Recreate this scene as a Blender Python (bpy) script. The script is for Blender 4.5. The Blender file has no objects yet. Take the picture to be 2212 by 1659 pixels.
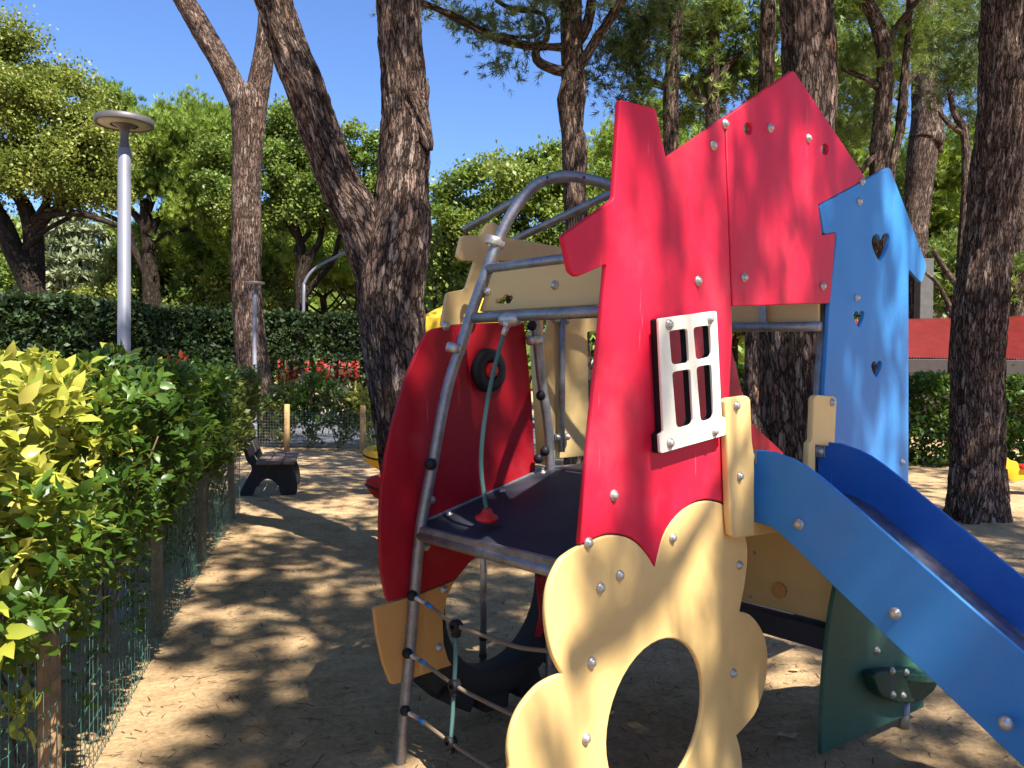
import bpy, bmesh, math, random
import numpy as np
from mathutils import Vector, Matrix, noise

random.seed(7)
RNG = np.random.default_rng(11)
scene = bpy.context.scene
COL = scene.collection

# ------------------------------------------------------------------ camera
F = 1782.0                      # focal length in units of a 2212 px wide picture
PITCH = math.atan(34.0 / F)
ROLL = math.radians(0.6)
CAMZ = 1.55
fwd = Vector((0, math.cos(PITCH), -math.sin(PITCH)))
up0 = Vector((0, math.sin(PITCH), math.cos(PITCH)))
rt0 = Vector((1, 0, 0))
right = rt0 * math.cos(ROLL) + up0 * math.sin(ROLL)
up = up0 * math.cos(ROLL) - rt0 * math.sin(ROLL)
cam_d = bpy.data.cameras.new('camera')
cam = bpy.data.objects.new('camera', cam_d)
COL.objects.link(cam)
cam_d.sensor_width = 36.0
cam_d.lens = 36.0 * F / 2212.0
cam_d.clip_end = 1500
m3 = Matrix((right, up, -fwd)).transposed()
cam.matrix_world = Matrix.Translation((0, 0, CAMZ)) @ m3.to_4x4()
scene.camera = cam

# ------------------------------------------------------------------ light
SUN_EL = math.radians(55)
SX, SY = 0.55, -0.835           # horizontal direction towards the sun
SUN_STRENGTH = 5.0
SKY_STRENGTH = 0.060
world = bpy.data.worlds.new('World')
scene.world = world
world.use_nodes = True
wn = world.node_tree.nodes; wl = world.node_tree.links
sky = wn.new('ShaderNodeTexSky'); sky.sky_type = 'NISHITA'; sky.sun_disc = False
sky.sun_elevation = SUN_EL; sky.sun_rotation = math.atan2(SX, SY)
sky.air_density = 1.0; sky.dust_density = 0.3; sky.ozone_density = 2.5; sky.altitude = 0
bg = wn['Background']; bg.inputs['Strength'].default_value = SKY_STRENGTH
tint = wn.new('ShaderNodeMix'); tint.data_type = 'RGBA'; tint.blend_type = 'MULTIPLY'; tint.inputs[0].default_value = 1.0
tint.inputs[7].default_value = (0.84, 1.04, 1.42, 1)
wl.new(sky.outputs['Color'], tint.inputs[6]); wl.new(tint.outputs[2], bg.inputs['Color'])
sd = bpy.data.lights.new('sun', 'SUN'); sd.energy = SUN_STRENGTH; sd.angle = math.radians(0.53)
sd.color = (1.0, 0.94, 0.84)
sun = bpy.data.objects.new('sun', sd); COL.objects.link(sun)
sdir = Vector((SX * math.cos(SUN_EL), SY * math.cos(SUN_EL), math.sin(SUN_EL)))
sun.rotation_euler = sdir.to_track_quat('Z', 'Y').to_euler()
scene.view_settings.view_transform = 'Standard'
scene.view_settings.look = 'None'
scene.view_settings.exposure = 1.45
scene.view_settings.gamma = 1.0

# ------------------------------------------------------------------ pixel helpers
CP = Vector((0, 0, CAMZ))
def ray(u, v):
    return fwd + right * ((u - 1106.0) / F) + up * (-(v - 829.5) / F)
def P(u, v, Y):
    r = ray(u, v); return CP + r * (Y / r.y)
def G(u, v, z=0.0):
    r = ray(u, v); return CP + r * ((z - CAMZ) / r.z)
def PL(u, v, pt, nr):
    r = ray(u, v); return CP + r * ((pt - CP).dot(nr) / r.dot(nr))

# ------------------------------------------------------------------ materials
def mat(name):
    m = bpy.data.materials.new(name); m.use_nodes = True
    nt = m.node_tree
    return m, nt, nt.nodes['Principled BSDF']
def nd(nt, t, **kw):
    n = nt.nodes.new(t)
    for k, v in kw.items():
        if k in n.inputs: n.inputs[k].default_value = v
        else: setattr(n, k, v)
    return n
def ramp(nt, fac, stops):
    r = nt.nodes.new('ShaderNodeValToRGB')
    while len(r.color_ramp.elements) < len(stops): r.color_ramp.elements.new(0.5)
    for e, (p, c) in zip(r.color_ramp.elements, stops):
        e.position = p; e.color = (*c, 1)
    nt.links.new(fac, r.inputs['Fac'])
    return r.outputs['Color']
def mixc(nt, fac, a, b, mode='MIX'):
    n = nt.nodes.new('ShaderNodeMix'); n.data_type = 'RGBA'; n.blend_type = mode
    for s, val in ((n.inputs[0], fac), (n.inputs[6], a), (n.inputs[7], b)):
        if isinstance(val, (int, float)): s.default_value = val
        elif isinstance(val, tuple): s.default_value = (*val, 1)
        else: nt.links.new(val, s)
    return n.outputs[2]
def bump(nt, bsdf, h, strength=0.3, dist=0.01):
    b = nd(nt, 'ShaderNodeBump', Strength=strength, Distance=dist)
    nt.links.new(h, b.inputs['Height']); nt.links.new(b.outputs['Normal'], bsdf.inputs['Normal'])
def objco(nt, scale=(1, 1, 1)):
    tc = nt.nodes.new('ShaderNodeTexCoord'); mp = nt.nodes.new('ShaderNodeMapping')
    mp.inputs['Scale'].default_value = scale
    nt.links.new(tc.outputs['Object'], mp.inputs['Vector'])
    return mp.outputs['Vector']

def plastic(name, col, rough=0.42, worn=0.06):
    m, nt, b = mat(name)
    co = objco(nt)
    n1 = nd(nt, 'ShaderNodeTexNoise', Scale=3.0, Detail=6.0, Roughness=0.65); nt.links.new(co, n1.inputs['Vector'])
    n2 = nd(nt, 'ShaderNodeTexNoise', Scale=420.0, Detail=2.0); nt.links.new(co, n2.inputs['Vector'])
    n3 = nd(nt, 'ShaderNodeTexNoise', Scale=26.0, Detail=8.0, Roughness=0.75)
    co2 = objco(nt, (6, 6, 0.7)); nt.links.new(co2, n3.inputs['Vector'])
    dark = tuple(c * 0.86 for c in col); pale = tuple(min(1, c * 0.94 + 0.03) for c in col)
    c1 = ramp(nt, n1.outputs['Fac'], [(0.3, dark), (0.5, col), (0.75, pale)])
    c2 = ramp(nt, n3.outputs['Fac'], [(0.60, (0, 0, 0)), (0.80, (1, 1, 1))])
    dust = tuple(c * 0.72 + 0.06 for c in col)
    f = nd(nt, 'ShaderNodeMath', operation='MULTIPLY'); nt.links.new(c2, f.inputs[0]); f.inputs[1].default_value = worn * 5
    sc_ = nd(nt, 'ShaderNodeTexNoise', Scale=1.0, Detail=3.0, Roughness=0.5); nt.links.new(objco(nt, (55, 55, 4.5)), sc_.inputs['Vector'])
    sm = ramp(nt, sc_.outputs['Fac'], [(0.70, (0, 0, 0)), (0.74, (0.5, 0.5, 0.5))])
    gr = nd(nt, 'ShaderNodeTexNoise', Scale=5.5, Detail=9.0, Roughness=0.8); nt.links.new(co, gr.inputs['Vector'])
    gm = ramp(nt, gr.outputs['Fac'], [(0.56, (0, 0, 0)), (0.78, (0.32, 0.32, 0.32))])
    cA = mixc(nt, f.outputs[0], c1, dust)
    cA = mixc(nt, gm, cA, tuple(c * 0.55 + 0.03 for c in col))
    cA = mixc(nt, sm, cA, tuple(min(1, c * 0.8 + 0.10) for c in col))
    nt.links.new(cA, b.inputs['Base Color'])
    rr = nd(nt, 'ShaderNodeMapRange'); rr.inputs['To Min'].default_value = rough - 0.07; rr.inputs['To Max'].default_value = rough + 0.12
    nt.links.new(n1.outputs['Fac'], rr.inputs['Value']); nt.links.new(rr.outputs[0], b.inputs['Roughness'])
    bump(nt, b, n2.outputs['Fac'], 0.25, 0.0006)
    b.inputs['Specular IOR Level'].default_value = 0.22
    return m
def metal(name, col=(0.42, 0.42, 0.43), rough=0.42, metallic=0.85):
    m, nt, b = mat(name)
    co = objco(nt)
    n1 = nd(nt, 'ShaderNodeTexNoise', Scale=14.0, Detail=8.0, Roughness=0.7); nt.links.new(co, n1.inputs['Vector'])
    v = nd(nt, 'ShaderNodeTexVoronoi', Scale=90.0); nt.links.new(co, v.inputs['Vector'])
    c = ramp(nt, n1.outputs['Fac'], [(0.3, tuple(x * 0.62 for x in col)), (0.55, col), (0.75, tuple(min(1, x * 1.25) for x in col))])
    c = mixc(nt, 0.18, c, v.outputs['Color'], 'SOFT_LIGHT')
    nt.links.new(c, b.inputs['Base Color'])
    b.inputs['Metallic'].default_value = metallic
    rr = nd(nt, 'ShaderNodeMapRange'); rr.inputs['To Min'].default_value = rough - 0.1; rr.inputs['To Max'].default_value = rough + 0.2
    nt.links.new(n1.outputs['Fac'], rr.inputs['Value']); nt.links.new(rr.outputs[0], b.inputs['Roughness'])
    bump(nt, b, n1.outputs['Fac'], 0.15, 0.002)
    return m
def leafm(name, cols, trans=0.35, rough=0.5, noise_scale=0.8):
    m, nt, b = mat(name)
    a = nd(nt, 'ShaderNodeAttribute', attribute_name='rnd')
    co = objco(nt)
    n = nd(nt, 'ShaderNodeTexNoise', Scale=noise_scale, Detail=3.0); nt.links.new(co, n.inputs['Vector'])
    ad = nd(nt, 'ShaderNodeMath', operation='MULTIPLY_ADD'); nt.links.new(n.outputs['Fac'], ad.inputs[0]); ad.inputs[1].default_value = 0.9
    sb = nd(nt, 'ShaderNodeMath', operation='MULTIPLY_ADD'); nt.links.new(a.outputs['Fac'], sb.inputs[0]); sb.inputs[1].default_value = 0.75; sb.inputs[2].default_value = -0.33
    nt.links.new(sb.outputs[0], ad.inputs[2])
    k = len(cols)
    c = ramp(nt, ad.outputs[0], [(0.12 + 0.76 * i / max(1, k - 1), cols[i]) for i in range(k)])
    nt.links.new(c, b.inputs['Base Color']); b.inputs['Roughness'].default_value = rough
    b.inputs['Specular IOR Level'].default_value = 0.35
    t = nt.nodes.new('ShaderNodeBsdfTranslucent')
    nt.links.new(mixc(nt, 0.5, c, (0.30, 0.36, 0.04), 'MIX'), t.inputs['Color'])
    mx = nt.nodes.new('ShaderNodeMixShader'); mx.inputs[0].default_value = trans
    nt.links.new(b.outputs[0], mx.inputs[1]); nt.links.new(t.outputs[0], mx.inputs[2])
    nt.links.new(mx.outputs[0], nt.nodes['Material Output'].inputs['Surface'])
    return m
def barkm(name, c_dark, c_mid, c_light, c_red, su=16.0, sv=5.5, depth=0.02):
    m, nt, b = mat(name)
    tc = nt.nodes.new('ShaderNodeTexCoord')
    def uvmap(x, y, off=0.0):
        mp = nt.nodes.new('ShaderNodeMapping'); mp.inputs['Scale'].default_value = (x, y, 1); mp.inputs['Location'].default_value = (off, off * 1.7, 0)
        nt.links.new(tc.outputs['UV'], mp.inputs['Vector']); return mp.outputs['Vector']
    base = uvmap(su, sv)
    nz = nd(nt, 'ShaderNodeTexNoise', Scale=0.55, Detail=6.0, Roughness=0.75); nt.links.new(base, nz.inputs['Vector'])
    dm = nd(nt, 'ShaderNodeVectorMath', operation='SCALE'); nt.links.new(nz.outputs['Color'], dm.inputs[0]); dm.inputs['Scale'].default_value = 2.6
    av = nd(nt, 'ShaderNodeVectorMath', operation='ADD'); nt.links.new(base, av.inputs[0]); nt.links.new(dm.outputs[0], av.inputs[1])
    v1 = nd(nt, 'ShaderNodeTexVoronoi', feature='DISTANCE_TO_EDGE', Scale=0.8); v1.voronoi_dimensions = '2D'; nt.links.new(av.outputs[0], v1.inputs['Vector'])
    v2 = nd(nt, 'ShaderNodeTexVoronoi', Scale=0.8); v2.voronoi_dimensions = '2D'; nt.links.new(av.outputs[0], v2.inputs['Vector'])
    def furrow(x, y, off, w):
        n = nd(nt, 'ShaderNodeTexNoise', Scale=1.0, Detail=4.0, Roughness=0.6); nt.links.new(uvmap(x, y, off), n.inputs['Vector'])
        a = nd(nt, 'ShaderNodeMath', operation='SUBTRACT'); nt.links.new(n.outputs['Fac'], a.inputs[0]); a.inputs[1].default_value = 0.5
        c = nd(nt, 'ShaderNodeMath', operation='ABSOLUTE'); nt.links.new(a.outputs[0], c.inputs[0])
        return ramp(nt, c.outputs[0], [(0.0, (0, 0, 0)), (w, (1, 1, 1))])
    f1 = furrow(su * 0.5, su * 0.085, 3.0, 0.035)
    f2 = furrow(su * 1.1, su * 0.22, 11.0, 0.03)
    fine = nd(nt, 'ShaderNodeTexNoise', Scale=2.2, Detail=9.0, Roughness=0.8); nt.links.new(base, fine.inputs['Vector'])
    big = nd(nt, 'ShaderNodeTexNoise', Scale=0.22, Detail=4.0); nt.links.new(base, big.inputs['Vector'])
    plate = ramp(nt, v2.outputs['Color'], [(0.1, c_mid), (0.4, tuple(x * 0.62 for x in c_mid)), (0.68, c_light), (0.95, c_red)])
    plate = mixc(nt, ramp(nt, big.outputs['Fac'], [(0.42, (0, 0, 0)), (0.62, (0.85, 0.85, 0.85))]), plate, c_mid)
    plate = mixc(nt, 1.0, plate, ramp(nt, fine.outputs['Fac'], [(0.30, (0.22, 0.22, 0.22)), (0.5, (0.52, 0.52, 0.52)), (0.70, (0.85, 0.85, 0.85))]), 'OVERLAY')
    edge = ramp(nt, v1.outputs['Distance'], [(0.015, (0.0, 0.0, 0.0)), (0.10, (1, 1, 1))])
    e = mixc(nt, 1.0, mixc(nt, 1.0, edge, f1, 'MULTIPLY'), mixc(nt, 0.6, (1, 1, 1), f2, 'MULTIPLY'), 'MULTIPLY')
    c = mixc(nt, e, c_dark, plate)
    nt.links.new(c, b.inputs['Base Color'])
    b.inputs['Roughness'].default_value = 0.92; b.inputs['Specular IOR Level'].default_value = 0.12
    h2 = nd(nt, 'ShaderNodeMath', operation='MULTIPLY_ADD'); nt.links.new(fine.outputs['Fac'], h2.inputs[0]); h2.inputs[1].default_value = 0.9
    nt.links.new(e, h2.inputs[2])
    bump(nt, b, h2.outputs[0], 1.0, depth)
    return m
def simple(name, col, rough=0.7, metallic=0.0, var=0.25, scale=8.0, bs=0.2):
    m, nt, b = mat(name)
    co = objco(nt)
    n = nd(nt, 'ShaderNodeTexNoise', Scale=scale, Detail=7.0, Roughness=0.7); nt.links.new(co, n.inputs['Vector'])
    c = ramp(nt, n.outputs['Fac'], [(0.3, tuple(x * (1 - var) for x in col)), (0.7, tuple(min(1, x * (1 + var)) for x in col))])
    nt.links.new(c, b.inputs['Base Color'])
    b.inputs['Roughness'].default_value = rough; b.inputs['Metallic'].default_value = metallic
    bump(nt, b, n.outputs['Fac'], bs, 0.004)
    return m

M = {}
M['red'] = plastic('red_plastic', (0.60, 0.011, 0.040), 0.5)
M['redshaded'] = plastic('shaded_red_plastic', (0.33, 0.007, 0.016), 0.45)  # same red as the house panel, with shade put into the colour
M['blue'] = plastic('blue_plastic', (0.035, 0.20, 0.50), 0.45)
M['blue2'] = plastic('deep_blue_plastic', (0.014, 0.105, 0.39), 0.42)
M['cream'] = plastic('cream_plastic', (0.76, 0.50, 0.19), 0.45)
M['cream2'] = plastic('tan_plastic', (0.62, 0.44, 0.19), 0.5)
M['orange'] = plastic('amber_plastic', (0.55, 0.29, 0.09), 0.5)
M['green'] = plastic('green_plastic', (0.036, 0.105, 0.075), 0.5); M['greendark'] = plastic('deep_green_plastic', (0.008, 0.040, 0.028), 0.5)
M['navy'] = simple('navy_deck_coating', (0.030, 0.033, 0.046), 0.6, 0, 0.35, 3.0, 0.1); M['navy'].node_tree.nodes['Principled BSDF'].inputs['Specular IOR Level'].default_value = 0.25
M['white'] = plastic('white_plastic', (0.82, 0.77, 0.62), 0.45)
M['black'] = simple('black_plastic', (0.010, 0.010, 0.013), 0.55); M['black'].node_tree.nodes['Principled BSDF'].inputs['Specular IOR Level'].default_value = 0.25
M['blackmatte'] = simple('black_rubber', (0.013, 0.011, 0.010), 0.75, 0, 0.4, 30.0, 0.3)
M['galv'] = metal('galvanised_steel', (0.30, 0.30, 0.31), 0.48)
M['bolt'] = metal('bolt_cap_metal', (0.52, 0.49, 0.45), 0.40, 0.65)
M['chute'] = metal('polished_steel', (0.42, 0.40, 0.42), 0.34, 0.9)
M['ropebeige'] = simple('weathered_rope', (0.27, 0.20, 0.13), 0.95, 0, 0.5, 300.0, 0.6)
M['ropeteal'] = simple('teal_rope', (0.085, 0.20, 0.19), 0.9, 0, 0.4, 260.0, 0.5)
def ropem(name, c1, c2):
    m, nt, b = mat(name)
    tc = nt.nodes.new('ShaderNodeTexCoord'); sp_ = nt.nodes.new('ShaderNodeSeparateXYZ'); nt.links.new(tc.outputs['UV'], sp_.inputs[0])
    a1 = nd(nt, 'ShaderNodeMath', operation='MULTIPLY'); nt.links.new(sp_.outputs[0], a1.inputs[0]); a1.inputs[1].default_value = 3 * 6.2832 / (2 * math.pi * 0.0083)
    a2 = nd(nt, 'ShaderNodeMath', operation='MULTIPLY_ADD'); nt.links.new(sp_.outputs[1], a2.inputs[0]); a2.inputs[1].default_value = 330.0; nt.links.new(a1.outputs[0], a2.inputs[2])
    sn = nd(nt, 'ShaderNodeMath', operation='SINE'); nt.links.new(a2.outputs[0], sn.inputs[0])
    ab = nd(nt, 'ShaderNodeMath', operation='ABSOLUTE'); nt.links.new(sn.outputs[0], ab.inputs[0])
    nt.links.new(ramp(nt, ab.outputs[0], [(0.0, c1), (0.45, c2)]), b.inputs['Base Color']); b.inputs['Roughness'].default_value = 0.9
    bump(nt, b, ab.outputs[0], 1.0, 0.004); return m
M['ropeteal'] = ropem('teal_rope', (0.02, 0.06, 0.06), (0.10, 0.23, 0.215)); M['ropebeige'] = ropem('weathered_rope', (0.12, 0.085, 0.055), (0.30, 0.225, 0.145))
M['redknob'] = plastic('bright_red_plastic', (0.62, 0.022, 0.018), 0.35)
M['darkroof'] = simple('dark_roof_tiles', (0.05, 0.038, 0.034), 0.9, 0, 0.5, 6.0)
M['lamp'] = simple('painted_grey_metal', (0.17, 0.175, 0.21), 0.5, 0.1, 0.06, 2.0, 0.05)
M['lampdark'] = simple('brown_grey_metal', (0.09, 0.08, 0.08), 0.5, 0.2, 0.15)
M['lens'] = simple('frosted_lens', (0.35, 0.33, 0.29), 0.4)
M['post'] = simple('weathered_wood', (0.27, 0.165, 0.085), 0.9, 0, 0.4, 14.0, 0.7)
M['postnew'] = simple('fresh_wood', (0.42, 0.24, 0.09), 0.85, 0, 0.3, 12.0, 0.5)
M['wire'] = simple('green_wire', (0.05, 0.15, 0.11), 0.5, 0.2)
M['wiregrey'] = simple('grey_wire', (0.16, 0.21, 0.20), 0.5, 0.4)
M['benchwood'] = simple('dark_bench_wood', (0.125, 0.088, 0.070), 0.8, 0, 0.4, 20.0, 0.5)
M['benchleg'] = simple('dark_bench_support', (0.012, 0.012, 0.012), 0.8)
M['yellow'] = plastic('yellow_plastic', (0.62, 0.36, 0.02), 0.4)
M['canvas'] = simple('yellow_canvas', (0.72, 0.42, 0.02), 0.8, 0, 0.1, 2.0)
M['whitewall'] = simple('white_wall', (0.24, 0.25, 0.245), 0.8, 0, 0.1)
M['redcanvas'] = simple('red_sheeting', (0.26, 0.012, 0.010), 0.7, 0, 0.2, 2.0)
M['stem'] = simple('brown_stem', (0.09, 0.055, 0.03), 0.9, 0, 0.4, 30)
M['litter'] = simple('dry_needles', (0.10, 0.055, 0.03), 0.9, 0, 0.5, 60)
M['chip'] = simple('dry_leaf', (0.50, 0.36, 0.20), 0.9, 0, 0.3, 60)
M['bark'] = barkm('pine_bark', (0.022, 0.013, 0.010), (0.172, 0.112, 0.086), (0.37, 0.28, 0.23), (0.27, 0.145, 0.095), 23, 6.5, 0.022)
M['bark2'] = barkm('pine_bark_red', (0.018, 0.011, 0.009), (0.135, 0.090, 0.070), (0.28, 0.21, 0.17), (0.36, 0.17, 0.10), 15, 4.0, 0.028)
M['barkfar'] = barkm('pine_bark_fine', (0.02, 0.013, 0.01), (0.125, 0.085, 0.066), (0.27, 0.20, 0.155), (0.20, 0.115, 0.08), 22, 6.0, 0.018)
M['barkoak'] = barkm('dark_bark', (0.012, 0.009, 0.007), (0.05, 0.036, 0.026), (0.10, 0.075, 0.055), (0.08, 0.05, 0.03), 22, 7.0, 0.015)
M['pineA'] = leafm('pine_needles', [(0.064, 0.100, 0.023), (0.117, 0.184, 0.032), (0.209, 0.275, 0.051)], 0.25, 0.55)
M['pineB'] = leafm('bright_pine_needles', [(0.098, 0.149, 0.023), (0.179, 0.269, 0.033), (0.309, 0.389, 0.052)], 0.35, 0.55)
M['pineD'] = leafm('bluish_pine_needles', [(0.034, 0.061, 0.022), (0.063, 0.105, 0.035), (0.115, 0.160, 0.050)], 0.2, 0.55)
M['oak'] = leafm('olive_leaves', [(0.073, 0.103, 0.018), (0.157, 0.194, 0.031), (0.315, 0.327, 0.072)], 0.3, 0.45)
M['broad'] = leafm('green_leaves', [(0.070, 0.122, 0.023), (0.133, 0.208, 0.037), (0.266, 0.316, 0.072)], 0.35, 0.42)
M['cedar'] = leafm('grey_green_needles', [(0.121, 0.154, 0.077), (0.209, 0.242, 0.132), (0.308, 0.330, 0.187)], 0.15, 0.7)
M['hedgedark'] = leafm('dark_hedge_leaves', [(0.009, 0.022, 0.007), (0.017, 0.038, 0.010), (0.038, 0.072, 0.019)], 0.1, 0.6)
M['hedge'] = leafm('glossy_green_leaves', [(0.022, 0.055, 0.010), (0.050, 0.11, 0.016), (0.11, 0.19, 0.025)], 0.35, 0.35, 2.0)
M['hedge2'] = leafm('small_olive_leaves', [(0.042, 0.066, 0.017), (0.090, 0.126, 0.030), (0.240, 0.228, 0.072)], 0.3, 0.45, 2.0)
M['vari'] = leafm('yellow_variegated_leaves', [(0.17, 0.23, 0.03), (0.42, 0.42, 0.06), (0.62, 0.55, 0.13)], 0.38, 0.35, 3.0)
M['redleaf'] = leafm('red_leaves', [(0.25, 0.03, 0.02), (0.40, 0.06, 0.03)], 0.3, 0.4)

# ------------------------------------------------------------------ object helpers
def finish(o, parent=None):
    COL.objects.link(o)
    if parent is not None:
        o.parent = parent
        o.matrix_parent_inverse = Matrix.Identity(4)
        o.location = o.location - wloc(parent)
    return o
def wloc(o):
    l = Vector(o.location)
    while o.parent is not None:
        o = o.parent; l = l + Vector(o.location)
    return l
def thing(name, label, cat, loc=(0, 0, 0), group=None):
    o = bpy.data.objects.new(name, None); o.empty_display_size = 0.2
    COL.objects.link(o); o.location = loc
    o['label'] = label; o['category'] = cat
    if group: o['group'] = group
    return o
def tag(o, label=None, cat=None, group=None, kind=None):
    if label: o['label'] = label
    if cat: o['category'] = cat
    if group: o['group'] = group
    if kind: o['kind'] = kind
    return o
def npmesh(name, V, Fc, mt, parent=None, smooth=False, rnd=None, uv=None, loc=(0, 0, 0)):
    """V (n,3) world coords, Fc (m,k) uniform polygon size; the object's origin is the parent's."""
    V = np.asarray(V, dtype=np.float32); Fc = np.asarray(Fc, dtype=np.int32)
    base = wloc(parent) if parent is not None else Vector(loc)
    V = V - np.array(base, dtype=np.float32)
    me = bpy.data.meshes.new(name)
    me.vertices.add(len(V)); me.vertices.foreach_set('co', V.ravel())
    k = Fc.shape[1]
    me.loops.add(Fc.size); me.loops.foreach_set('vertex_index', Fc.ravel())
    me.polygons.add(len(Fc)); me.polygons.foreach_set('loop_start', np.arange(0, Fc.size, k, dtype=np.int32))
    me.polygons.foreach_set('loop_total', np.full(len(Fc), k, dtype=np.int32))
    if smooth: me.polygons.foreach_set('use_smooth', np.ones(len(Fc), dtype=bool))
    me.update(calc_edges=True)
    if rnd is not None:
        a = me.attributes.new('rnd', 'FLOAT', 'POINT'); a.data.foreach_set('value', np.asarray(rnd, dtype=np.float32))
    if uv is not None:
        l = me.uv_layers.new(name='UVMap'); l.data.foreach_set('uv', np.asarray(uv, dtype=np.float32)[Fc.ravel()].ravel())
    me.materials.append(mt)
    me.validate()
    o = bpy.data.objects.new(name, me)
    COL.objects.link(o)
    if parent is not None: o.parent = parent
    else: o.location = base
    return o
def bmobj(name, bm, mt, parent=None, smooth=False, loc=(0, 0, 0)):
    base = wloc(parent) if parent is not None else Vector(loc)
    bmesh.ops.translate(bm, verts=bm.verts, vec=-base)
    bmesh.ops.recalc_face_normals(bm, faces=bm.faces)
    me = bpy.data.meshes.new(name); bm.to_mesh(me); bm.free()
    if smooth:
        for p in me.polygons: p.use_smooth = True
    for x in (mt if isinstance(mt, list) else [mt]): me.materials.append(x)
    o = bpy.data.objects.new(name, me); COL.objects.link(o)
    if parent is not None: o.parent = parent
    else: o.location = base
    return o

def catmull(pts, step):
    """pts: list of (Vector, r). Resampled smooth polyline."""
    n = len(pts); out = []
    for i in range(n - 1):
        p0 = pts[max(i - 1, 0)]; p1 = pts[i]; p2 = pts[i + 1]; p3 = pts[min(i + 2, n - 1)]
        L = (p2[0] - p1[0]).length; k = max(1, int(round(L / step)))
        for j in range(k):
            t = j / k; t2 = t * t; t3 = t2 * t
            f = lambda a, b, c, d: 0.5 * (2 * b + (c - a) * t + (2 * a - 5 * b + 4 * c - d) * t2 + (-a + 3 * b - 3 * c + d) * t3)
            out.append((f(p0[0], p1[0], p2[0], p3[0]), max(0.0005, p1[1] * (1 - t) + p2[1] * t)))
    out.append((pts[-1][0].copy(), pts[-1][1]))
    return out
def tube_arrays(path, seg, lump=0.0, lfreq=3.0, cap=True, seed=0.0, ripple=0.0):
    n = len(path); Vs = []; uv = []
    T = []
    for i in range(n):
        a = path[max(i - 1, 0)][0]; b = path[min(i + 1, n - 1)][0]
        t = (b - a); t = t.normalized() if t.length > 1e-9 else Vector((0, 0, 1)); T.append(t)
    ref = Vector((0, 1, 0)) if abs(T[0].y) < 0.9 else Vector((1, 0, 0))
    N = (ref - T[0] * ref.dot(T[0])).normalized()
    s = 0.0
    for i in range(n):
        if i:
            N = (N - T[i] * N.dot(T[i])).normalized(); s += (path[i][0] - path[i - 1][0]).length
        B = T[i].cross(N); c, r = path[i]
        for j in range(seg + 1):
            a = 2 * math.pi * j / seg
            dirv = N * math.cos(a) + B * math.sin(a)
            rr = r
            if lump:
                q = c + dirv * r
                ja = 2 * math.pi * (j % seg) / seg
                rr += lump * noise.noise(Vector((q.x * lfreq + seed, q.y * lfreq, q.z * lfreq * 0.5)))
                if ripple:
                    rr += ripple * (noise.noise(Vector((math.cos(ja) * r * 26 + seed, math.sin(ja) * r * 26, s * 7.0))))
                    rr -= ripple * 1.3 * max(0, 0.12 - abs(noise.noise(Vector((math.cos(ja) * r * 16 + seed * 2, math.sin(ja) * r * 16, s * 4.0))))) / 0.12
            Vs.append(c + dirv * rr); uv.append((j / seg * 2 * math.pi * max(r, 0.02) if False else j / seg * 2 * math.pi * path[0][1], s))
    Fs = []
    w = seg + 1
    for i in range(n - 1):
        for j in range(seg):
            Fs.append((i * w + j, i * w + j + 1, (i + 1) * w + j + 1, (i + 1) * w + j))
    if cap:
        for (ring, flip) in ((0, True), (n - 1, False)):
            ci = len(Vs); Vs.append(path[ring][0].copy()); uv.append((0, 0))
            for j in range(seg):
                a, b = ring * w + j, ring * w + j + 1
                Fs.append((b, a, ci, ci) if flip else (a, b, ci, ci))
    return Vs, Fs, uv
class Multi:
    def __init__(s): s.V = []; s.F = []; s.uv = []
    def add(s, t):
        o = len(s.V); s.V += list(t[0]); s.F += [tuple(i + o for i in f) for f in t[1]]; s.uv += list(t[2])
    def build(s, name, mt, parent=None, smooth=True, loc=(0, 0, 0)):
        bm = bmesh.new()
        base = wloc(parent) if parent is not None else Vector(loc)
        vs = [bm.verts.new(Vector(v) - base) for v in s.V]
        lay = bm.loops.layers.uv.new('UVMap')
        for f in s.F:
            ids = []
            for i in f:
                if i not in ids: ids.append(i)
            if len(ids) < 3: continue
            try: fc = bm.faces.new([vs[i] for i in ids])
            except ValueError: continue
            fc.smooth = smooth
            for lp, i in zip(fc.loops, ids): lp[lay].uv = s.uv[i]
        me = bpy.data.meshes.new(name); bm.to_mesh(me); bm.free()
        me.materials.append(mt)
        o = bpy.data.objects.new(name, me); COL.objects.link(o)
        if parent is not None: o.parent = parent
        else: o.location = base
        return o
def tube(name, pts, r, mt, parent, seg=14, step=0.03, cap=True):
    """pts: Vectors; r scalar or list"""
    rs = r if isinstance(r, (list, tuple)) else [r] * len(pts)
    m = Multi(); m.add(tube_arrays(catmull(list(zip(pts, rs)), step), seg, cap=cap))
    return m.build(name, mt, parent)
def straight(name, a, b, r, mt, parent, seg=14):
    m = Multi(); m.add(tube_arrays([(a, r), ((a + b) / 2, r), (b, r)], seg)); return m.build(name, mt, parent)
def lathe(prof, seg=20):
    """prof: list (r, z) -> bm"""
    bm = bmesh.new(); rings = []
    for r, z in prof:
        if r < 1e-6: rings.append([bm.verts.new((0, 0, z))])
        else: rings.append([bm.verts.new((r * math.cos(2 * math.pi * j / seg), r * math.sin(2 * math.pi * j / seg), z)) for j in range(seg)])
    for a, b in zip(rings, rings[1:]):
        for j in range(seg):
            k = (j + 1) % seg
            if len(a) == 1 and len(b) == 1: continue
            if len(a) == 1: bm.faces.new((a[0], b[j], b[k]))
            elif len(b) == 1: bm.faces.new((a[j], a[k], b[0]))
            else: bm.faces.new((a[j], a[k], b[k], b[j]))
    return bm
def xf(bm, mtx): bmesh.ops.transform(bm, matrix=mtx, verts=bm.verts); return bm
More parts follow.
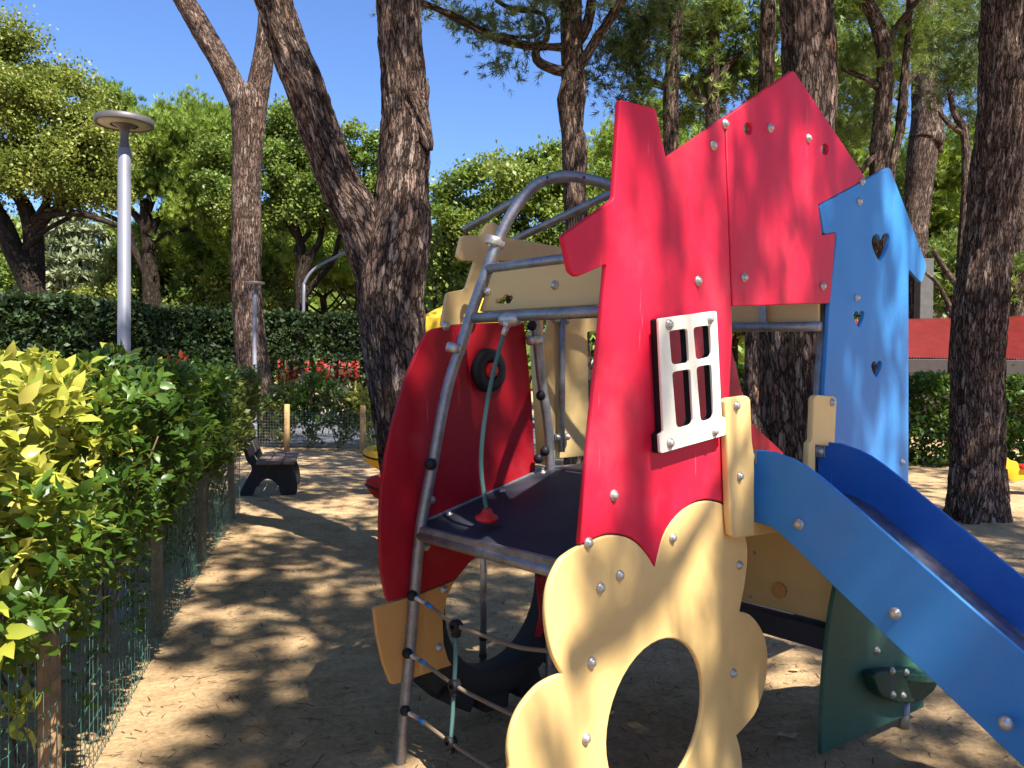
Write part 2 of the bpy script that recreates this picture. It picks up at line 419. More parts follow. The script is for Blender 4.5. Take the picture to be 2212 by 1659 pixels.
def frame(o, z, x=None):
    z = z.normalized()
    if x is None: x = Vector((0, 0, 1)).cross(z)
    if x.length < 1e-4: x = Vector((1, 0, 0))
    x = (x - z * x.dot(z)).normalized(); y = z.cross(x)
    m = Matrix((x, y, z)).transposed().to_4x4(); m.translation = o
    return m
def boxbm(c, sx, sy, sz, axes=None, bev=0.0):
    bm = bmesh.new(); bmesh.ops.create_cube(bm, size=1)
    bmesh.ops.scale(bm, verts=bm.verts, vec=(sx, sy, sz))
    if bev > 0: bmesh.ops.bevel(bm, geom=list(bm.edges), offset=bev, segments=2, affect='EDGES', profile=0.5)
    if axes:
        m = Matrix(axes).transposed().to_4x4(); bmesh.ops.transform(bm, matrix=m, verts=bm.verts)
    bmesh.ops.translate(bm, verts=bm.verts, vec=Vector(c))
    return bm
def merge(bms):
    out = bmesh.new()
    for b in bms:
        me = bpy.data.meshes.new('tmp'); b.to_mesh(me); b.free(); out.from_mesh(me); bpy.data.meshes.remove(me)
    return out
def panel(name, outline, pt, nr, xdir, thick, mt, parent, holes=(), bevel=0.004, back=True, smoothpx=False):
    """plate with outline (world points on the plane pt/nr), front face on the plane, growing backwards"""
    zx = nr.normalized(); x = xdir.normalized(); y = zx.cross(x)
    cu = bpy.data.curves.new(name, 'CURVE'); cu.dimensions = '2D'; cu.fill_mode = 'BOTH'
    cu.extrude = thick / 2 - bevel; cu.bevel_depth = bevel; cu.bevel_resolution = 1; cu.offset = -bevel
    for lp in [outline] + list(holes):
        sp = cu.splines.new('POLY'); sp.points.add(len(lp) - 1); sp.use_cyclic_u = True
        for i, p in enumerate(lp):
            q = p - pt; sp.points[i].co = (q.dot(x), q.dot(y), 0, 1)
    tmp = bpy.data.objects.new('tmp', cu); COL.objects.link(tmp)
    dg = bpy.context.evaluated_depsgraph_get()
    me = bpy.data.meshes.new_from_object(tmp.evaluated_get(dg))
    bpy.data.objects.remove(tmp); bpy.data.curves.remove(cu)
    me.name = name
    mx = Matrix((x, y, zx)).transposed().to_4x4(); mx.translation = pt - zx * (thick / 2)
    me.transform(Matrix.Translation(-wloc(parent)) @ mx)
    me.materials.clear(); me.materials.append(mt)
    bm = bmesh.new(); bm.from_mesh(me); bmesh.ops.remove_doubles(bm, verts=bm.verts, dist=1e-5); bmesh.ops.recalc_face_normals(bm, faces=bm.faces); bm.to_mesh(me); bm.free()
    o = bpy.data.objects.new(name, me); COL.objects.link(o); o.parent = parent
    return o
def rounded(pts, r=8, k=4, rad=None):
    """round the corners of a pixel polygon; per-vertex radius may be given as third item"""
    out = []; n = len(pts)
    for i in range(n):
        p = pts[i]; rr = p[2] if len(p) > 2 else r
        a = Vector(pts[i - 1][:2]); b = Vector(p[:2]); c = Vector(pts[(i + 1) % n][:2])
        if rr <= 0: out.append((b.x, b.y)); continue
        d1 = (a - b); d2 = (c - b)
        rr = min(rr, d1.length * 0.45, d2.length * 0.45)
        s = b + d1.normalized() * rr; e = b + d2.normalized() * rr
        for j in range(k + 1):
            t = j / k; q = s * (1 - t) ** 2 + b * (2 * t * (1 - t)) + e * t * t
            out.append((q.x, q.y))
    return out
def smoothpoly(pts, k=5, closed=True):
    out = []; n = len(pts)
    P_ = [Vector(p) for p in pts]
    for i in range(n if closed else n - 1):
        p0, p1, p2, p3 = (P_[(i - 1) % n], P_[i], P_[(i + 1) % n], P_[(i + 2) % n]) if closed else (P_[max(i - 1, 0)], P_[i], P_[i + 1], P_[min(i + 2, n - 1)])
        for j in range(k):
            t = j / k
            q = 0.5 * (2 * p1 + (p2 - p0) * t + (2 * p0 - 5 * p1 + 4 * p2 - p3) * t * t + (-p0 + 3 * p1 - 3 * p2 + p3) * t ** 3)
            out.append((q.x, q.y))
    if not closed: out.append(tuple(P_[-1]))
    return out

# ------------------------------------------------------------------ foliage
def leaf_template(kind):
    if kind == 'leaf4':      # rhombus, slightly folded
        V = np.array([(0, 0, 0), (0.5, 0.24, 0.04), (1, 0, -0.05), (0.45, -0.24, 0.04)]); Fc = np.array([(0, 1, 2, 3)])
    elif kind == 'leaf':     # folded pointed leaf, arched
        V = np.array([(0, 0, 0), (0.25, 0.19, 0.05), (0.6, 0.20, 0.03), (1, 0, -0.16), (0.6, -0.20, 0.03), (0.25, -0.19, 0.05), (0.3, 0, 0.0), (0.65, 0, -0.02)])
        Fc = np.array([(0, 6, 1, 1), (6, 7, 2, 1), (7, 3, 2, 2), (0, 5, 6, 6), (6, 5, 4, 7), (7, 4, 3, 3)])
        Fc = np.array([(0, 6, 1), (6, 2, 1), (6, 7, 2), (7, 3, 2), (0, 5, 6), (6, 5, 4), (6, 4, 7), (7, 4, 3)])
    elif kind.startswith('tuft'):   # bristly pine shoot
        nw = 0.062 if kind.endswith('w') else 0.038; nn = int(kind[4:].rstrip('w') or 12); r = np.random.default_rng(5); V = []; Fc = []
        for i in range(nn):
            a = i * 2.399963; t = (i + 0.5) / nn
            base = np.array((t * 0.45, 0, 0))
            el = 0.95 - 0.65 * t
            d = np.array((math.cos(el), math.sin(el) * math.cos(a), math.sin(el) * math.sin(a))) * (0.5 + 0.25 * r.random())
            sd_ = np.cross(d, (0.3, 0.5, 0.8)); sd_ = sd_ / np.linalg.norm(sd_) * nw
            o = len(V); V += [base - sd_, base + sd_, base + d]; Fc.append((o, o + 1, o + 2))
        V = np.array(V); Fc = np.array(Fc)
    return V, Fc
def scatter(name, kind, pos, size, mt, parent, up_bias=0.3, rng=None, dirs=None, rnd=None, smooth=False, loc=(0, 0, 0), widen=1.0):
    rng = rng or RNG
    TV, TF = leaf_template(kind); TV = TV * np.array((1, widen, widen))
    n = len(pos)
    if dirs is None:
        d = rng.normal(size=(n, 3)); d[:, 2] += up_bias * 1.5
    else: d = dirs + rng.normal(size=(n, 3)) * 0.35
    d /= np.linalg.norm(d, axis=1, keepdims=True) + 1e-9
    w = rng.normal(size=(n, 3)) * 0.7; w[:, 2] += 1.0
    s = np.cross(w, d); s /= np.linalg.norm(s, axis=1, keepdims=True) + 1e-9
    w = np.cross(d, s)
    sz = (size * (0.65 + 0.7 * rng.random(n)))[:, None, None] if np.isscalar(size) else np.asarray(size)[:, None, None]
    V = pos[:, None, :] + sz * (TV[None, :, 0:1] * d[:, None, :] + TV[None, :, 1:2] * s[:, None, :] + TV[None, :, 2:3] * w[:, None, :])
    k = len(TV)
    Fc = (TF[None] + (np.arange(n) * k)[:, None, None]).reshape(-1, TF.shape[1])
    rn = rng.random(n) if rnd is None else rnd
    return npmesh(name, V.reshape(-1, 3), Fc, mt, parent, smooth=smooth, rnd=np.repeat(rn, k), loc=loc)
def clumps(blobs, n, sub=0.35, shell=0.55, density=1.6, rng=None, flat=0.6):
    """blobs: (cx,cy,cz,rx,ry,rz). Points in leafy sub-clumps spread through the blobs"""
    rng = rng or RNG
    vol = np.array([(b[3] * b[4] * b[5]) ** 0.75 for b in blobs]); vol = vol / vol.sum()
    out = []; rn = []
    for b, f in zip(blobs, vol):
        nl = int(n * f) + 1
        R = np.array(b[3:6]); 
        nc = max(5, int(density * (R[0] * R[1] * R[2]) ** (1 / 3) ** 1 * 0 + density * (R[0] * R[2] + R[0] * R[1] + R[1] * R[2]) / (sub * sub) * 0.55))
        d = rng.normal(size=(nc, 3)); d /= np.linalg.norm(d, axis=1, keepdims=True)
        rad = shell + (1.08 - shell) * rng.random((nc, 1)) ** 0.6
        c = np.array(b[:3]) + d * rad * R * (0.85 + 0.3 * rng.random((nc, 1)))
        cr = rng.random(nc)
        idx = rng.integers(0, nc, nl)
        g = rng.normal(size=(nl, 3)) * sub * np.array((0.55, 0.55, 0.55 * flat)) * (0.6 + 0.9 * cr[idx])[:, None]
        out.append(c[idx] + g); rn.append(np.clip(0.55 * cr[idx] + 0.45 * rng.random(nl), 0, 1))
    return np.vstack(out), np.concatenate(rn)
def pb(u, v, Y, ru, rv, ry=None):
    """blob from pixel centre and pixel radii at depth Y"""
    c = P(u, v, Y); rx = ru / F * Y; rz = rv / F * Y
    return (c.x, c.y, c.z, rx, ry if ry else (rx + rz) / 2, rz)
def limbs(name, lst, mt, parent, seg=12, step=0.12, lump=0.02, lfreq=2.0, ripple=0.0):
    """lst: list of limbs; limb = list of (u,v,Y,rpx) or (Vector, r)"""
    m = Multi()
    for i, L in enumerate(lst):
        pts = []
        for q in L:
            if len(q) == 4: pts.append((P(q[0], q[1], q[2]), q[3] / F * q[2]))
            else: pts.append((Vector(q[0]), q[1]))
        sg = seg if pts[0][1] > 0.05 else max(6, seg // 3)
        st = step if pts[0][1] > 0.05 else max(step, 0.08)
        m.add(tube_arrays(catmull(pts, st), sg, lump if pts[0][1] > 0.05 else pts[0][1] * 0.25, lfreq, True, i * 3.7 + 1.3, ripple if pts[0][1] > 0.05 else 0))
    return m.build(name, mt, parent)

# ================================================================== GROUND
def build_ground():
    xs = np.concatenate([np.array([-160, -90, -50, -30, -20, -14, -10, -8]), np.arange(-6.5, -3.2, 0.08), np.arange(-3.2, 4.6, 0.042), np.arange(4.6, 8.01, 0.08), np.array([9, 10, 12, 15, 20, 30, 50, 90, 160])])
    ys = np.concatenate([np.array([-60, -30, -15, -8, -4, -2, 0]), np.arange(1.0, 2.4, 0.08), np.arange(2.4, 9.0, 0.042), np.arange(9.0, 16.01, 0.08), np.array([17, 18, 20, 23, 27, 32, 40, 55, 80, 120, 260])])
    nx, ny = len(xs), len(ys)
    V = []
    fr_ = random.Random(9); FT = {}
    for k in range(420):
        fx, fy, fa_ = fr_.uniform(-3, 4.4), fr_.uniform(2.5, 8.9), fr_.uniform(0, 6.28); kid = fr_.uniform(.6, 1)
        FT.setdefault((int(fx * 2), int(fy * 2)), []).append((fx, fy, math.cos(fa_), math.sin(fa_), .13 * kid, .052 * kid, fr_.uniform(.006, .014)))
    for y in ys:
        for x in xs:
            z = 0.0
            if -3.2 < x < 4.6 and 2.4 < y < 9:
                for cx_ in (int(x * 2) - 1, int(x * 2), int(x * 2) + 1):
                    for cy_ in (int(y * 2) - 1, int(y * 2), int(y * 2) + 1):
                        for (fx, fy, c_, s_, la, lb_, dp) in FT.get((cx_, cy_), ()):
                            ux = ((x - fx) * c_ + (y - fy) * s_) / la; uy = (-(x - fx) * s_ + (y - fy) * c_) / lb_; q = ux * ux + uy * uy
                            if q < 2.2: z += (-dp * (1 - q) if q < 1 else dp * .35 * (2.2 - q) * (q - 1) * 2.5)
            if -8 < x < 9 and 0 < y < 17:
                z += 0.012 * noise.noise(Vector((x * 1.1, y * 1.1, 3.1))) + 0.009 * noise.noise(Vector((x * 3.6, y * 3.6, 7.7))) + 0.006 * abs(noise.noise(Vector((x * 9, y * 9, 1.7))))
                e = min(1, (x + 8) / 1.5, (9 - x) / 1.0, y, (17 - y) / 1.5); z *= max(0, e)
            V.append((x, y, z))
    idx = np.arange(nx * ny).reshape(ny, nx)
    Fc = np.stack([idx[:-1, :-1], idx[:-1, 1:], idx[1:, 1:], idx[1:, :-1]], -1).reshape(-1, 4)
    m, nt, b = mat('sand')
    co = objco(nt)
    n1 = nd(nt, 'ShaderNodeTexNoise', Scale=1.3, Detail=8.0, Roughness=0.65); nt.links.new(co, n1.inputs['Vector'])
    n2 = nd(nt, 'ShaderNodeTexNoise', Scale=34.0, Detail=8.0, Roughness=0.75); nt.links.new(co, n2.inputs['Vector'])
    n3 = nd(nt, 'ShaderNodeTexNoise', Scale=7.0, Detail=6.0, Roughness=0.6); nt.links.new(co, n3.inputs['Vector'])
    v = nd(nt, 'ShaderNodeTexVoronoi', Scale=55.0); nt.links.new(co, v.inputs['Vector'])
    c = ramp(nt, n1.outputs['Fac'], [(0.3, (0.34, 0.225, 0.118)), (0.5, (0.44, 0.300, 0.162)), (0.7, (0.50, 0.355, 0.200))])
    c = mixc(nt, 0.45, c, ramp(nt, n2.outputs['Fac'], [(0.35, (0.25, 0.25, 0.25)), (0.65, (0.75, 0.75, 0.75))]), 'OVERLAY')
    c = mixc(nt, 0.5, c, ramp(nt, n3.outputs['Fac'], [(0.35, (0.62, 0.60, 0.58)), (0.6, (1, 1, 1))]), 'MULTIPLY')
    sp = ramp(nt, v.outputs['Distance'], [(0.07, (0.25, 0.2, 0.16)), (0.15, (1, 1, 1))])
    c = mixc(nt, 0.5, c, sp, 'MULTIPLY')
    nt.links.new(c, b.inputs['Base Color']); b.inputs['Roughness'].default_value = 0.95; b.inputs['Specular IOR Level'].default_value = 0.1
    ad = nd(nt, 'ShaderNodeMath', operation='MULTIPLY_ADD'); nt.links.new(n3.outputs['Fac'], ad.inputs[0]); ad.inputs[1].default_value = 2.0; nt.links.new(n2.outputs['Fac'], ad.inputs[2])
    bump(nt, b, ad.outputs[0], 1.0, 0.016)
    o = npmesh('ground', V, Fc, m, smooth=True); tag(o, 'bare trodden sand of the playground', None, None, 'structure')
    # road beyond the playground fence
    m, nt, b = mat('road_asphalt')
    co = objco(nt)
    n1 = nd(nt, 'ShaderNodeTexNoise', Scale=18.0, Detail=8.0, Roughness=0.75); nt.links.new(co, n1.inputs['Vector'])
    nt.links.new(ramp(nt, n1.outputs['Fac'], [(0.3, (0.075, 0.078, 0.088)), (0.7, (0.14, 0.142, 0.15))]), b.inputs['Base Color']); b.inputs['Roughness'].default_value = 0.9  # asphalt darkened to stand for shade over the road
    bm = bmesh.new()
    f = [bm.verts.new(p) for p in ((-26, 16.4, 0.005), (2, 16.4, 0.005), (4, 27, 0.005), (-26, 27, 0.005))]; bm.faces.new(f)
    o = bmobj('road', bm, m); tag(o, 'grey asphalt road behind the playground fence', None, None, 'structure')
    # far kerb
    k = bmobj('kerb', boxbm((-11, 27.1, 0.07), 30, 0.25, 0.14, None, 0.02), simple('kerb_stone', (0.36, 0.30, 0.22), 0.9)); tag(k, 'pale stone kerb on the far side of the road', None, None, 'structure')
    # litter
    n = 11000; rng = np.random.default_rng(3)
    x = rng.uniform(-3.2, 4.5, n); y = rng.uniform(2.2, 11.5, n) ** 1.0
    V = []; Fc = []
    for i in range(n):
        a = rng.uniform(0, 6.28); L = rng.uniform(0.008, 0.035); w = rng.uniform(0.001, 0.0028); z = 0.012 * noise.noise(Vector((x[i] * 1.1, y[i] * 1.1, 3.1))) + 0.009 * noise.noise(Vector((x[i] * 3.6, y[i] * 3.6, 7.7))) + 0.006
        z = max(z, 0.002); c, s = math.cos(a), math.sin(a); o_ = len(V)
        V += [(x[i] - c * L - s * w, y[i] - s * L + c * w, z - .004), (x[i] - c * L + s * w, y[i] - s * L - c * w, z - .004), (x[i] + c * L + s * w, y[i] + s * L - c * w, z), (x[i] + c * L - s * w, y[i] + s * L + c * w, z)]
        Fc.append((o_, o_ + 1, o_ + 2, o_ + 3))
    o = npmesh('pine_litter', V, Fc, M['litter']); tag(o, 'dry pine needles and twig bits strewn over the sand', 'litter', None, 'stuff')
build_ground()

# ================================================================== PLAY TOWER
dv = Vector((0.722, 0.692, 0)).normalized(); nv = Vector((dv.y, -dv.x, 0)); Z = Vector((0, 0, 1))
A = Vector((-0.4225, 3.2098, 0)); O = A + nv * 1.02
T = thing('play_tower', 'red, blue and cream climbing house with a metal frame and a blue slide', 'play structure', (0.45, 3.3, 0))
def FP(pts, off=0.0): return [PL(u, v, O + nv * off, nv) for u, v in pts]
def AP(pts, off=0.0): return [PL(u, v, A + nv * off, nv) for u, v in pts]
def DP(pts, pt): return [PL(u, v, pt, dv) for u, v in pts]
z2 = lambda L: [(1209.7 + p[0] * .375, 103.7 + p[1] * .375) + tuple(p[2:]) for p in L]
z1b = lambda L: [(1071.4 + p[0] * .41667, 967.75 + p[1] * .41667) + tuple(p[2:]) for p in L]
z1c = lambda L: [(1313.4 + p[0] * .33333, 622.1 + p[1] * .33333) + tuple(p[2:]) for p in L]
z1 = lambda L: [(829.5 + p[0] * .33333, 276.5 + p[1] * .33333) + tuple(p[2:]) for p in L]
TH = 0.019
# bolts ------------------------------------------------------------
_b = lathe([(0.0175, 0), (0.0175, 0.003), (0.0165, 0.0055), (0.012, 0.0075), (0.0115, 0.0095), (0.0095, 0.0135), (0.005, 0.0155), (0, 0.016)], 20)
bolt_me = bpy.data.meshes.new('bolt'); bmesh.ops.recalc_face_normals(_b, faces=_b.faces); _b.to_mesh(bolt_me); _b.free()
for p in bolt_me.polygons: p.use_smooth = True
bolt_me.materials.append(M['bolt'])
def bolt(p, nrm, parent, s=1.0):
    o = bpy.data.objects.new('bolt', bolt_me); COL.objects.link(o); o.parent = parent
    o.matrix_world = frame(p, nrm) @ Matrix.Diagonal((s, s, s, 1))
    m = frame(p - wloc(parent), nrm) @ Matrix.Diagonal((s, s, s, 1)); o.matrix_parent_inverse = Matrix.Identity(4); o.matrix_basis = m
    return o

# window openings in the house panel
panes = [z1c([(398, 290, 6), (405, 278, 6), (515, 262, 8), (528, 470, 10), (520, 484, 8), (414, 498, 10)]),
         z1c([(553, 255, 8), (663, 240, 8), (675, 445, 10), (572, 467, 10)]),
         z1c([(416, 545, 8), (535, 525, 8), (556, 882, 12), (446, 911, 12)]),
         z1c([(573, 512, 8), (672, 494, 8), (690, 845, 12), (602, 870, 12)])]
hull = z1c([(392, 250), (668, 230), (698, 858), (440, 920)])
flowtop = [(825, 620), (860, 480), (900, 400), (960, 330), (1030, 285), (1100, 272), (1170, 285), (1213, 312)]
flowleft = [(440, 508), (480, 490), (540, 462), (600, 450), (680, 462), (740, 500), (790, 560)]
gap = 1.2
redL = z2([(345, 295), (550, 345), (612, 632), (948, 400)]) + z2([(950, 470), (988, 1490), (994, 1659)]) + z1b([(1196, 0), (1212, 305)]) + \
       [(u, v - gap * 2) for u, v in reversed(smoothpoly(z1b(flowtop), 5, False))][1:] + [(u, v - gap * 2) for u, v in reversed(smoothpoly(z1b(flowleft + [(825, 620)]), 5, False))][1:] + z1b([(436, 498), (480, 0)]) + z2([(230, 1659), (268, 1245), (100, 1320), (60, 1290), (15, 1080), (310, 870)])
def mixround(pts, corner_ids, r):
    return rounded([(p[0], p[1], r if i in corner_ids else 0) for i, p in enumerate(pts)])
nR = len(redL)
redLr = mixround(redL, {0, 1, nR - 1, nR - 2, nR - 3, nR - 4, nR - 5}, 7)
house = panel('house_panel', FP(redLr), O, nv, dv, TH, M['red'], T, [FP(hull)])
tag(house, 'crimson house panel with chimney and a white window frame')
redR = z2([(956, 398), (1345, 125), (1760, 745), (1735, 768), (1490, 903), (1512, 1078), (1590, 1060), (1557, 1470), (994, 1488)])
gable = panel('roof_panel', FP(mixround(redR, {1, 2, 6, 7}, 6)), O, nv, dv, TH, M['red'], T,
              [FP([(1616 + 9 * math.cos(a), 278 + 13 * math.sin(a)) for a in np.linspace(0, 6.0, 16)]), FP([(1782.5 + 8 * math.cos(a), 322 + 12 * math.sin(a)) for a in np.linspace(0, 6.0, 16)])])
tag(gable, 'crimson gable roof panel with a vertical seam on its left')
def heart(cx, cy, w, h, tilt=0.12):
    L = [(0, 1.0), (-0.32, 0.55), (-0.50, 0.05), (-0.46, -0.28), (-0.28, -0.42), (-0.10, -0.30), (0, -0.08), (0.10, -0.30), (0.30, -0.40), (0.48, -0.24), (0.48, 0.08), (0.30, 0.55)]
    L = smoothpoly(L, 3)
    return [(cx + x * w - y * h * tilt * 0 + (y) * h * tilt * -0.2, cy + y * h + x * w * -0.12) for x, y in L]
blueP = z2([(1495, 905), (1900, 682), (2115, 1255), (2085, 1357), (2012, 1275)]) + [(1963, 600), (1963, 1085), (1775, 1110), (1776, 960)] + z1c([(1400, 700), (1437, 100)]) + z2([(1596, 1058), (1520, 1074)])
bp = mixround(blueP, {0, 1, 2, 3, 11, 12}, 8)
blue = panel('tower_panel', FP(bp), O, nv, dv, TH, M['blue'], T, [FP(heart(1903, 522, 38, 42)), FP(heart(1856, 682, 22, 24)), FP(heart(1894, 790, 22, 24))])
tag(blue, 'sky blue panel with three heart cut-outs')
# flower panel: traced top, continued symmetrically down to the sand
def SZ(s, z, off=0.0): p = O + dv * s + nv * off; return Vector((p.x, p.y, z))
def cr(L): return smoothpoly(z1b(L), 6, False)
flowtop_s = cr(flowtop)
fo = FP(cr([(825, 620), (860, 480), (900, 400), (960, 330), (1030, 288), (1100, 274), (1170, 288), (1213, 314), (1250, 355), (1282, 415), (1303, 500), (1305, 590), (1293, 700), (1278, 780), (1265, 848)]) + cr([(1265, 848), (1320, 865), (1370, 925), (1400, 1000), (1411, 1100), (1398, 1225), (1352, 1365), (1300, 1438), (1250, 1490)])[1:] + cr([(1250, 1490), (1268, 1560), (1277, 1620), (1278, 1659)])[1:])
fo += [SZ(0.78, 0.0), SZ(0.76, -0.05), SZ(-0.30, -0.05), SZ(-0.42, 0.08), SZ(-0.44, 0.2), SZ(-0.43, 0.34)]
fo += FP(cr([(75, 1659), (68, 1560), (85, 1450), (130, 1345), (210, 1245), (285, 1195), (345, 1172)]) + cr([(345, 1172), (300, 1085), (270, 960), (261, 830), (278, 705), (330, 590), (385, 540), (440, 508), (480, 490), (540, 463), (600, 452), (680, 464), (740, 501), (790, 560), (825, 620)])[1:-1])
hole = [SZ(0.285 + 0.262 * math.cos(a), 0.415 + 0.253 * math.sin(a)) for a in np.linspace(0, 2 * math.pi, 41)[:-1]]
flower = panel('flower_panel', fo, O, nv, dv, TH, M['cream'], T, [hole], 0.006)
tag(flower, 'pale yellow flower panel with a round crawl hole')
# window frame (white plate on a dark spacer), stands proud of the panel
wf = z1c([(328, 198, 5), (705, 148, 5), (738, 835, 4), (760, 838, 4), (768, 952, 6), (340, 1074, 6), (332, 945, 6), (362, 935, 6)])
wframe = panel('window_frame', FP(rounded(wf), 0.042), O + nv * 0.042, nv, dv, 0.010, M['white'], house, [FP(rounded(p), 0.042) for p in panes], 0.0015)
wback = panel('window_spacer', FP([(u - 1.0, v + 1.0) for u, v in rounded(wf)], 0.0315), O + nv * 0.0315, nv, dv, 0.0315, M['black'], house, [FP(rounded(p), 0.0315) for p in panes], 0.001)
for x, y in ((393, 238), (660, 200), (400, 1005), (690, 928)):
    q = z1c([(x, y)])[0]; bolt(FP([q], 0.042)[0], nv, house)
for q in ((1325, 1070), (1270, 1173)) + tuple(z2([(880, 562), (948, 438), (792, 1342)])): bolt(FP([q])[0], nv, house)
for q in z2([(1058, 1322), (1512, 1372), (1428, 520), (1208, 462), (1738, 770)]): bolt(FP([q])[0], nv, gable)
for q in z2([(1722, 884), (1708, 1438)]) + [(1948, 998)]: bolt(FP([q])[0], nv, blue)
for q in ((1338, 1243), (1296, 1270), (1452, 1162), (1277, 1431), (1265, 1595), (1596, 1221), (1583, 1454)): bolt(FP([q])[0], nv, flower)
# caps seen inside the two drilled holes
for q in ((1613, 280), (1780, 324)): bolt(FP([q], -0.05)[0], nv, gable, 1.1)

# frame tubes --------------------------------------------------------
TR = 0.0225
dgn = Vector((-0.24, 1.72, 0)).normalized()
archA = [Vector((A.x, A.y, -0.05))] + [PL(u, v, A, dgn) for u, v in ((865, 1640), (886, 1400), (907, 1156), (935, 1000), (966, 840), (1000, 735), (1020, 672), (1053, 581), (1085, 500), (1120, 440), (1163, 396), (1220, 381), (1280, 389), (1327, 404))] + [Vector((0.43, 3.33, 2.27))]
fr = tube('frame_arch', archA, TR, M['galv'], T, 18)
hub = Vector((0.43, 3.33, 2.27))
tube('frame_arch', [Vector((0.22, 2.46, -0.05)), Vector((0.27, 2.54, 0.9)), Vector((0.33, 2.74, 1.75)), Vector((0.37, 2.95, 2.15)), hub], TR, M['galv'], T, 14)
Cc = O + dv * 1.40 - nv * 0.06
tube('frame_arch', [P(1840, 1560, 3.62), P(1805, 1280, 3.58), P(1757, 1000, 3.52), P(1767, 860, 3.56), P(1779, 659, 3.63), P(1765, 500, 3.66), hub + Vector((0.35, 0.02, 0.02)), hub], TR, M['galv'], T, 14)
Dd = A + dv * 1.40
tube('frame_arch', [Vector((Dd.x, Dd.y, -0.05)), Vector((Dd.x - .02, Dd.y - .03, 1.1)), Vector((Dd.x - 0.06, Dd.y - 0.25, 1.8)), Vector((0.46, 3.6, 2.2)), hub], TR, M['galv'], T, 14)
for q in ((1180, 386), (1259, 386), (1319, 402)):   # drilled dots in the arch
    p = PL(q[0], q[1], A, dgn); o = bmobj('rivet', xf(lathe([(0.005, 0), (0.005, 0.002), (0, 0.003)], 10), frame(p - dgn * (TR - 0.0005), -dgn)), M['black'], fr)
pA0 = PL(907, 1156, A, dgn)
def abline(u0, v0, u1, v1, ext):
    a = PL(u0, v0, A, dgn); b = PL(u1, v1, a, dv); return a, a + (b - a) * ext
a0, b0 = abline(907, 1156, 1207, 1237, 1.25); straight('deck_pipe', a0, b0, TR, M['galv'], T)
a1, b1 = abline(1020, 687, 1297, 673, 1.12); straight('rail', a1, b1, 0.021, M['galv'], T)
a2, b2 = abline(1052.8, 581.5, 1222.8, 559.8, 1.7); straight('rail', a2, b2, 0.021, M['galv'], T)
# far rail seen through the slide opening and the short strut above it
p3 = PL(1772, 705, Cc + nv * 0.02, dv); p4 = PL(1560, 707, Cc, dv); straight('rail', p3, p4, 0.021, M['galv'], T)
q3, q4 = PL(1655, 706, Cc, dv), PL(1642, 655, Cc, dv); bmobj('strut', boxbm((q3 + q4) / 2, 0.035, 0.012, (q3 - q4).length, (nv, -dv, Z), 0.002), M['galv'], T)
backbeam = panel('beam_panel', DP([(1560, 560), (1768, 560), (1768, 698), (1560, 702)], Cc + dv * 0.03), Cc + dv * 0.03, -dv, nv, TH, M['cream2'], T)
straight('brace', P(1003, 497, 3.62), P(1128, 424, 3.45), 0.016, M['galv'], T)
straight('brace', P(1088, 530, 3.9), P(1345, 406, 3.5), 0.018, M['galv'], T)
# cream beam between the two rails of the net side
bpn = a1 + dv * 0.035
beam = panel('beam_panel', DP(rounded([(1063, 588, 4), (1226, 567, 0), (1345, 553, 4), (1342, 654, 4), (1296, 658, 0), (1034, 674, 6)]), bpn), bpn, -dv, nv, TH, M['cream2'], T,
             [DP(z1([(718, 1138), (722, 1112), (770, 1100), (778, 1084), (795, 1078), (808, 1090), (826, 1084), (832, 1102), (812, 1136)]), bpn)])
for q in ((1053.5, 630.5), (1199, 616)): bolt(DP([q], bpn)[0], -dv, beam)

# tyre side panels ----------------------------------------------------
sideP = [(937, 710), (1003, 699), (1132, 695), (1148, 850), (1157, 1012), (1150, 1130), (1100, 1160), (1060, 1180), (1015, 1215), (985, 1252), (902, 1283), (838, 1301), (829, 1262), (823, 1223), (821, 1128), (824, 1053), (834, 982), (851, 907), (877, 817), (907, 746), (922, 719)]
side = panel('side_panel', AP(mixround(sideP, {0, 1, 2, 3, 11}, 5)), A, nv, dv, TH, M['redshaded'], T); tag(side, 'red curved side panel with shade in its colour, behind the left post')
low = [(808, 1314), (816, 1310), (902, 1286), (960, 1263), (984, 1253), (966, 1290), (957, 1340), (959, 1390), (968, 1422), (977, 1437), (885, 1468), (852, 1479), (844, 1476), (828, 1433), (815, 1373)]
lowp = panel('side_panel', AP(mixround(low, {0, 11, 12}, 4)), A, nv, dv, TH, M['orange'], T); tag(lowp, 'amber lower side panel bolted to the tyre')
sil = z1([(375, 1283, 4), (410, 1075, 8), (430, 1062, 4), (532, 1045, 8), (590, 865, 8), (575, 860, 4), (500, 860, 8), (474, 830, 8), (505, 696, 8), (632, 693, 6), (664, 625, 14), (715, 604, 10), (755, 640, 8), (800, 712, 4), (870, 720, 0), (1300, 798, 4), (1300, 900, 4), (882, 872, 3), (878, 860, 3), (735, 860, 3), (500, 1275, 4)])
silp = panel('silhouette_panel', AP(rounded(sil)), A, nv, dv, TH, M['cream2'], T); tag(silp, 'cream house-shaped panel behind the left arch')
bolt(AP([(962, 704)])[0], nv, silp, 1.1)
for q in ((932, 1080),): bolt(AP([q])[0], nv, side)
bolt(AP([(921, 1181)])[0], nv, side)
for q in ((958, 1273), (948, 1398)): bolt(AP([q])[0], nv, lowp)
redb = panel('side_panel', AP([(1162, 1246), (1240, 1230), (1240, 1385), (1160, 1376), (1170, 1330)], -0.02), A - nv * 0.02, nv, dv, TH, M['redshaded'], T)
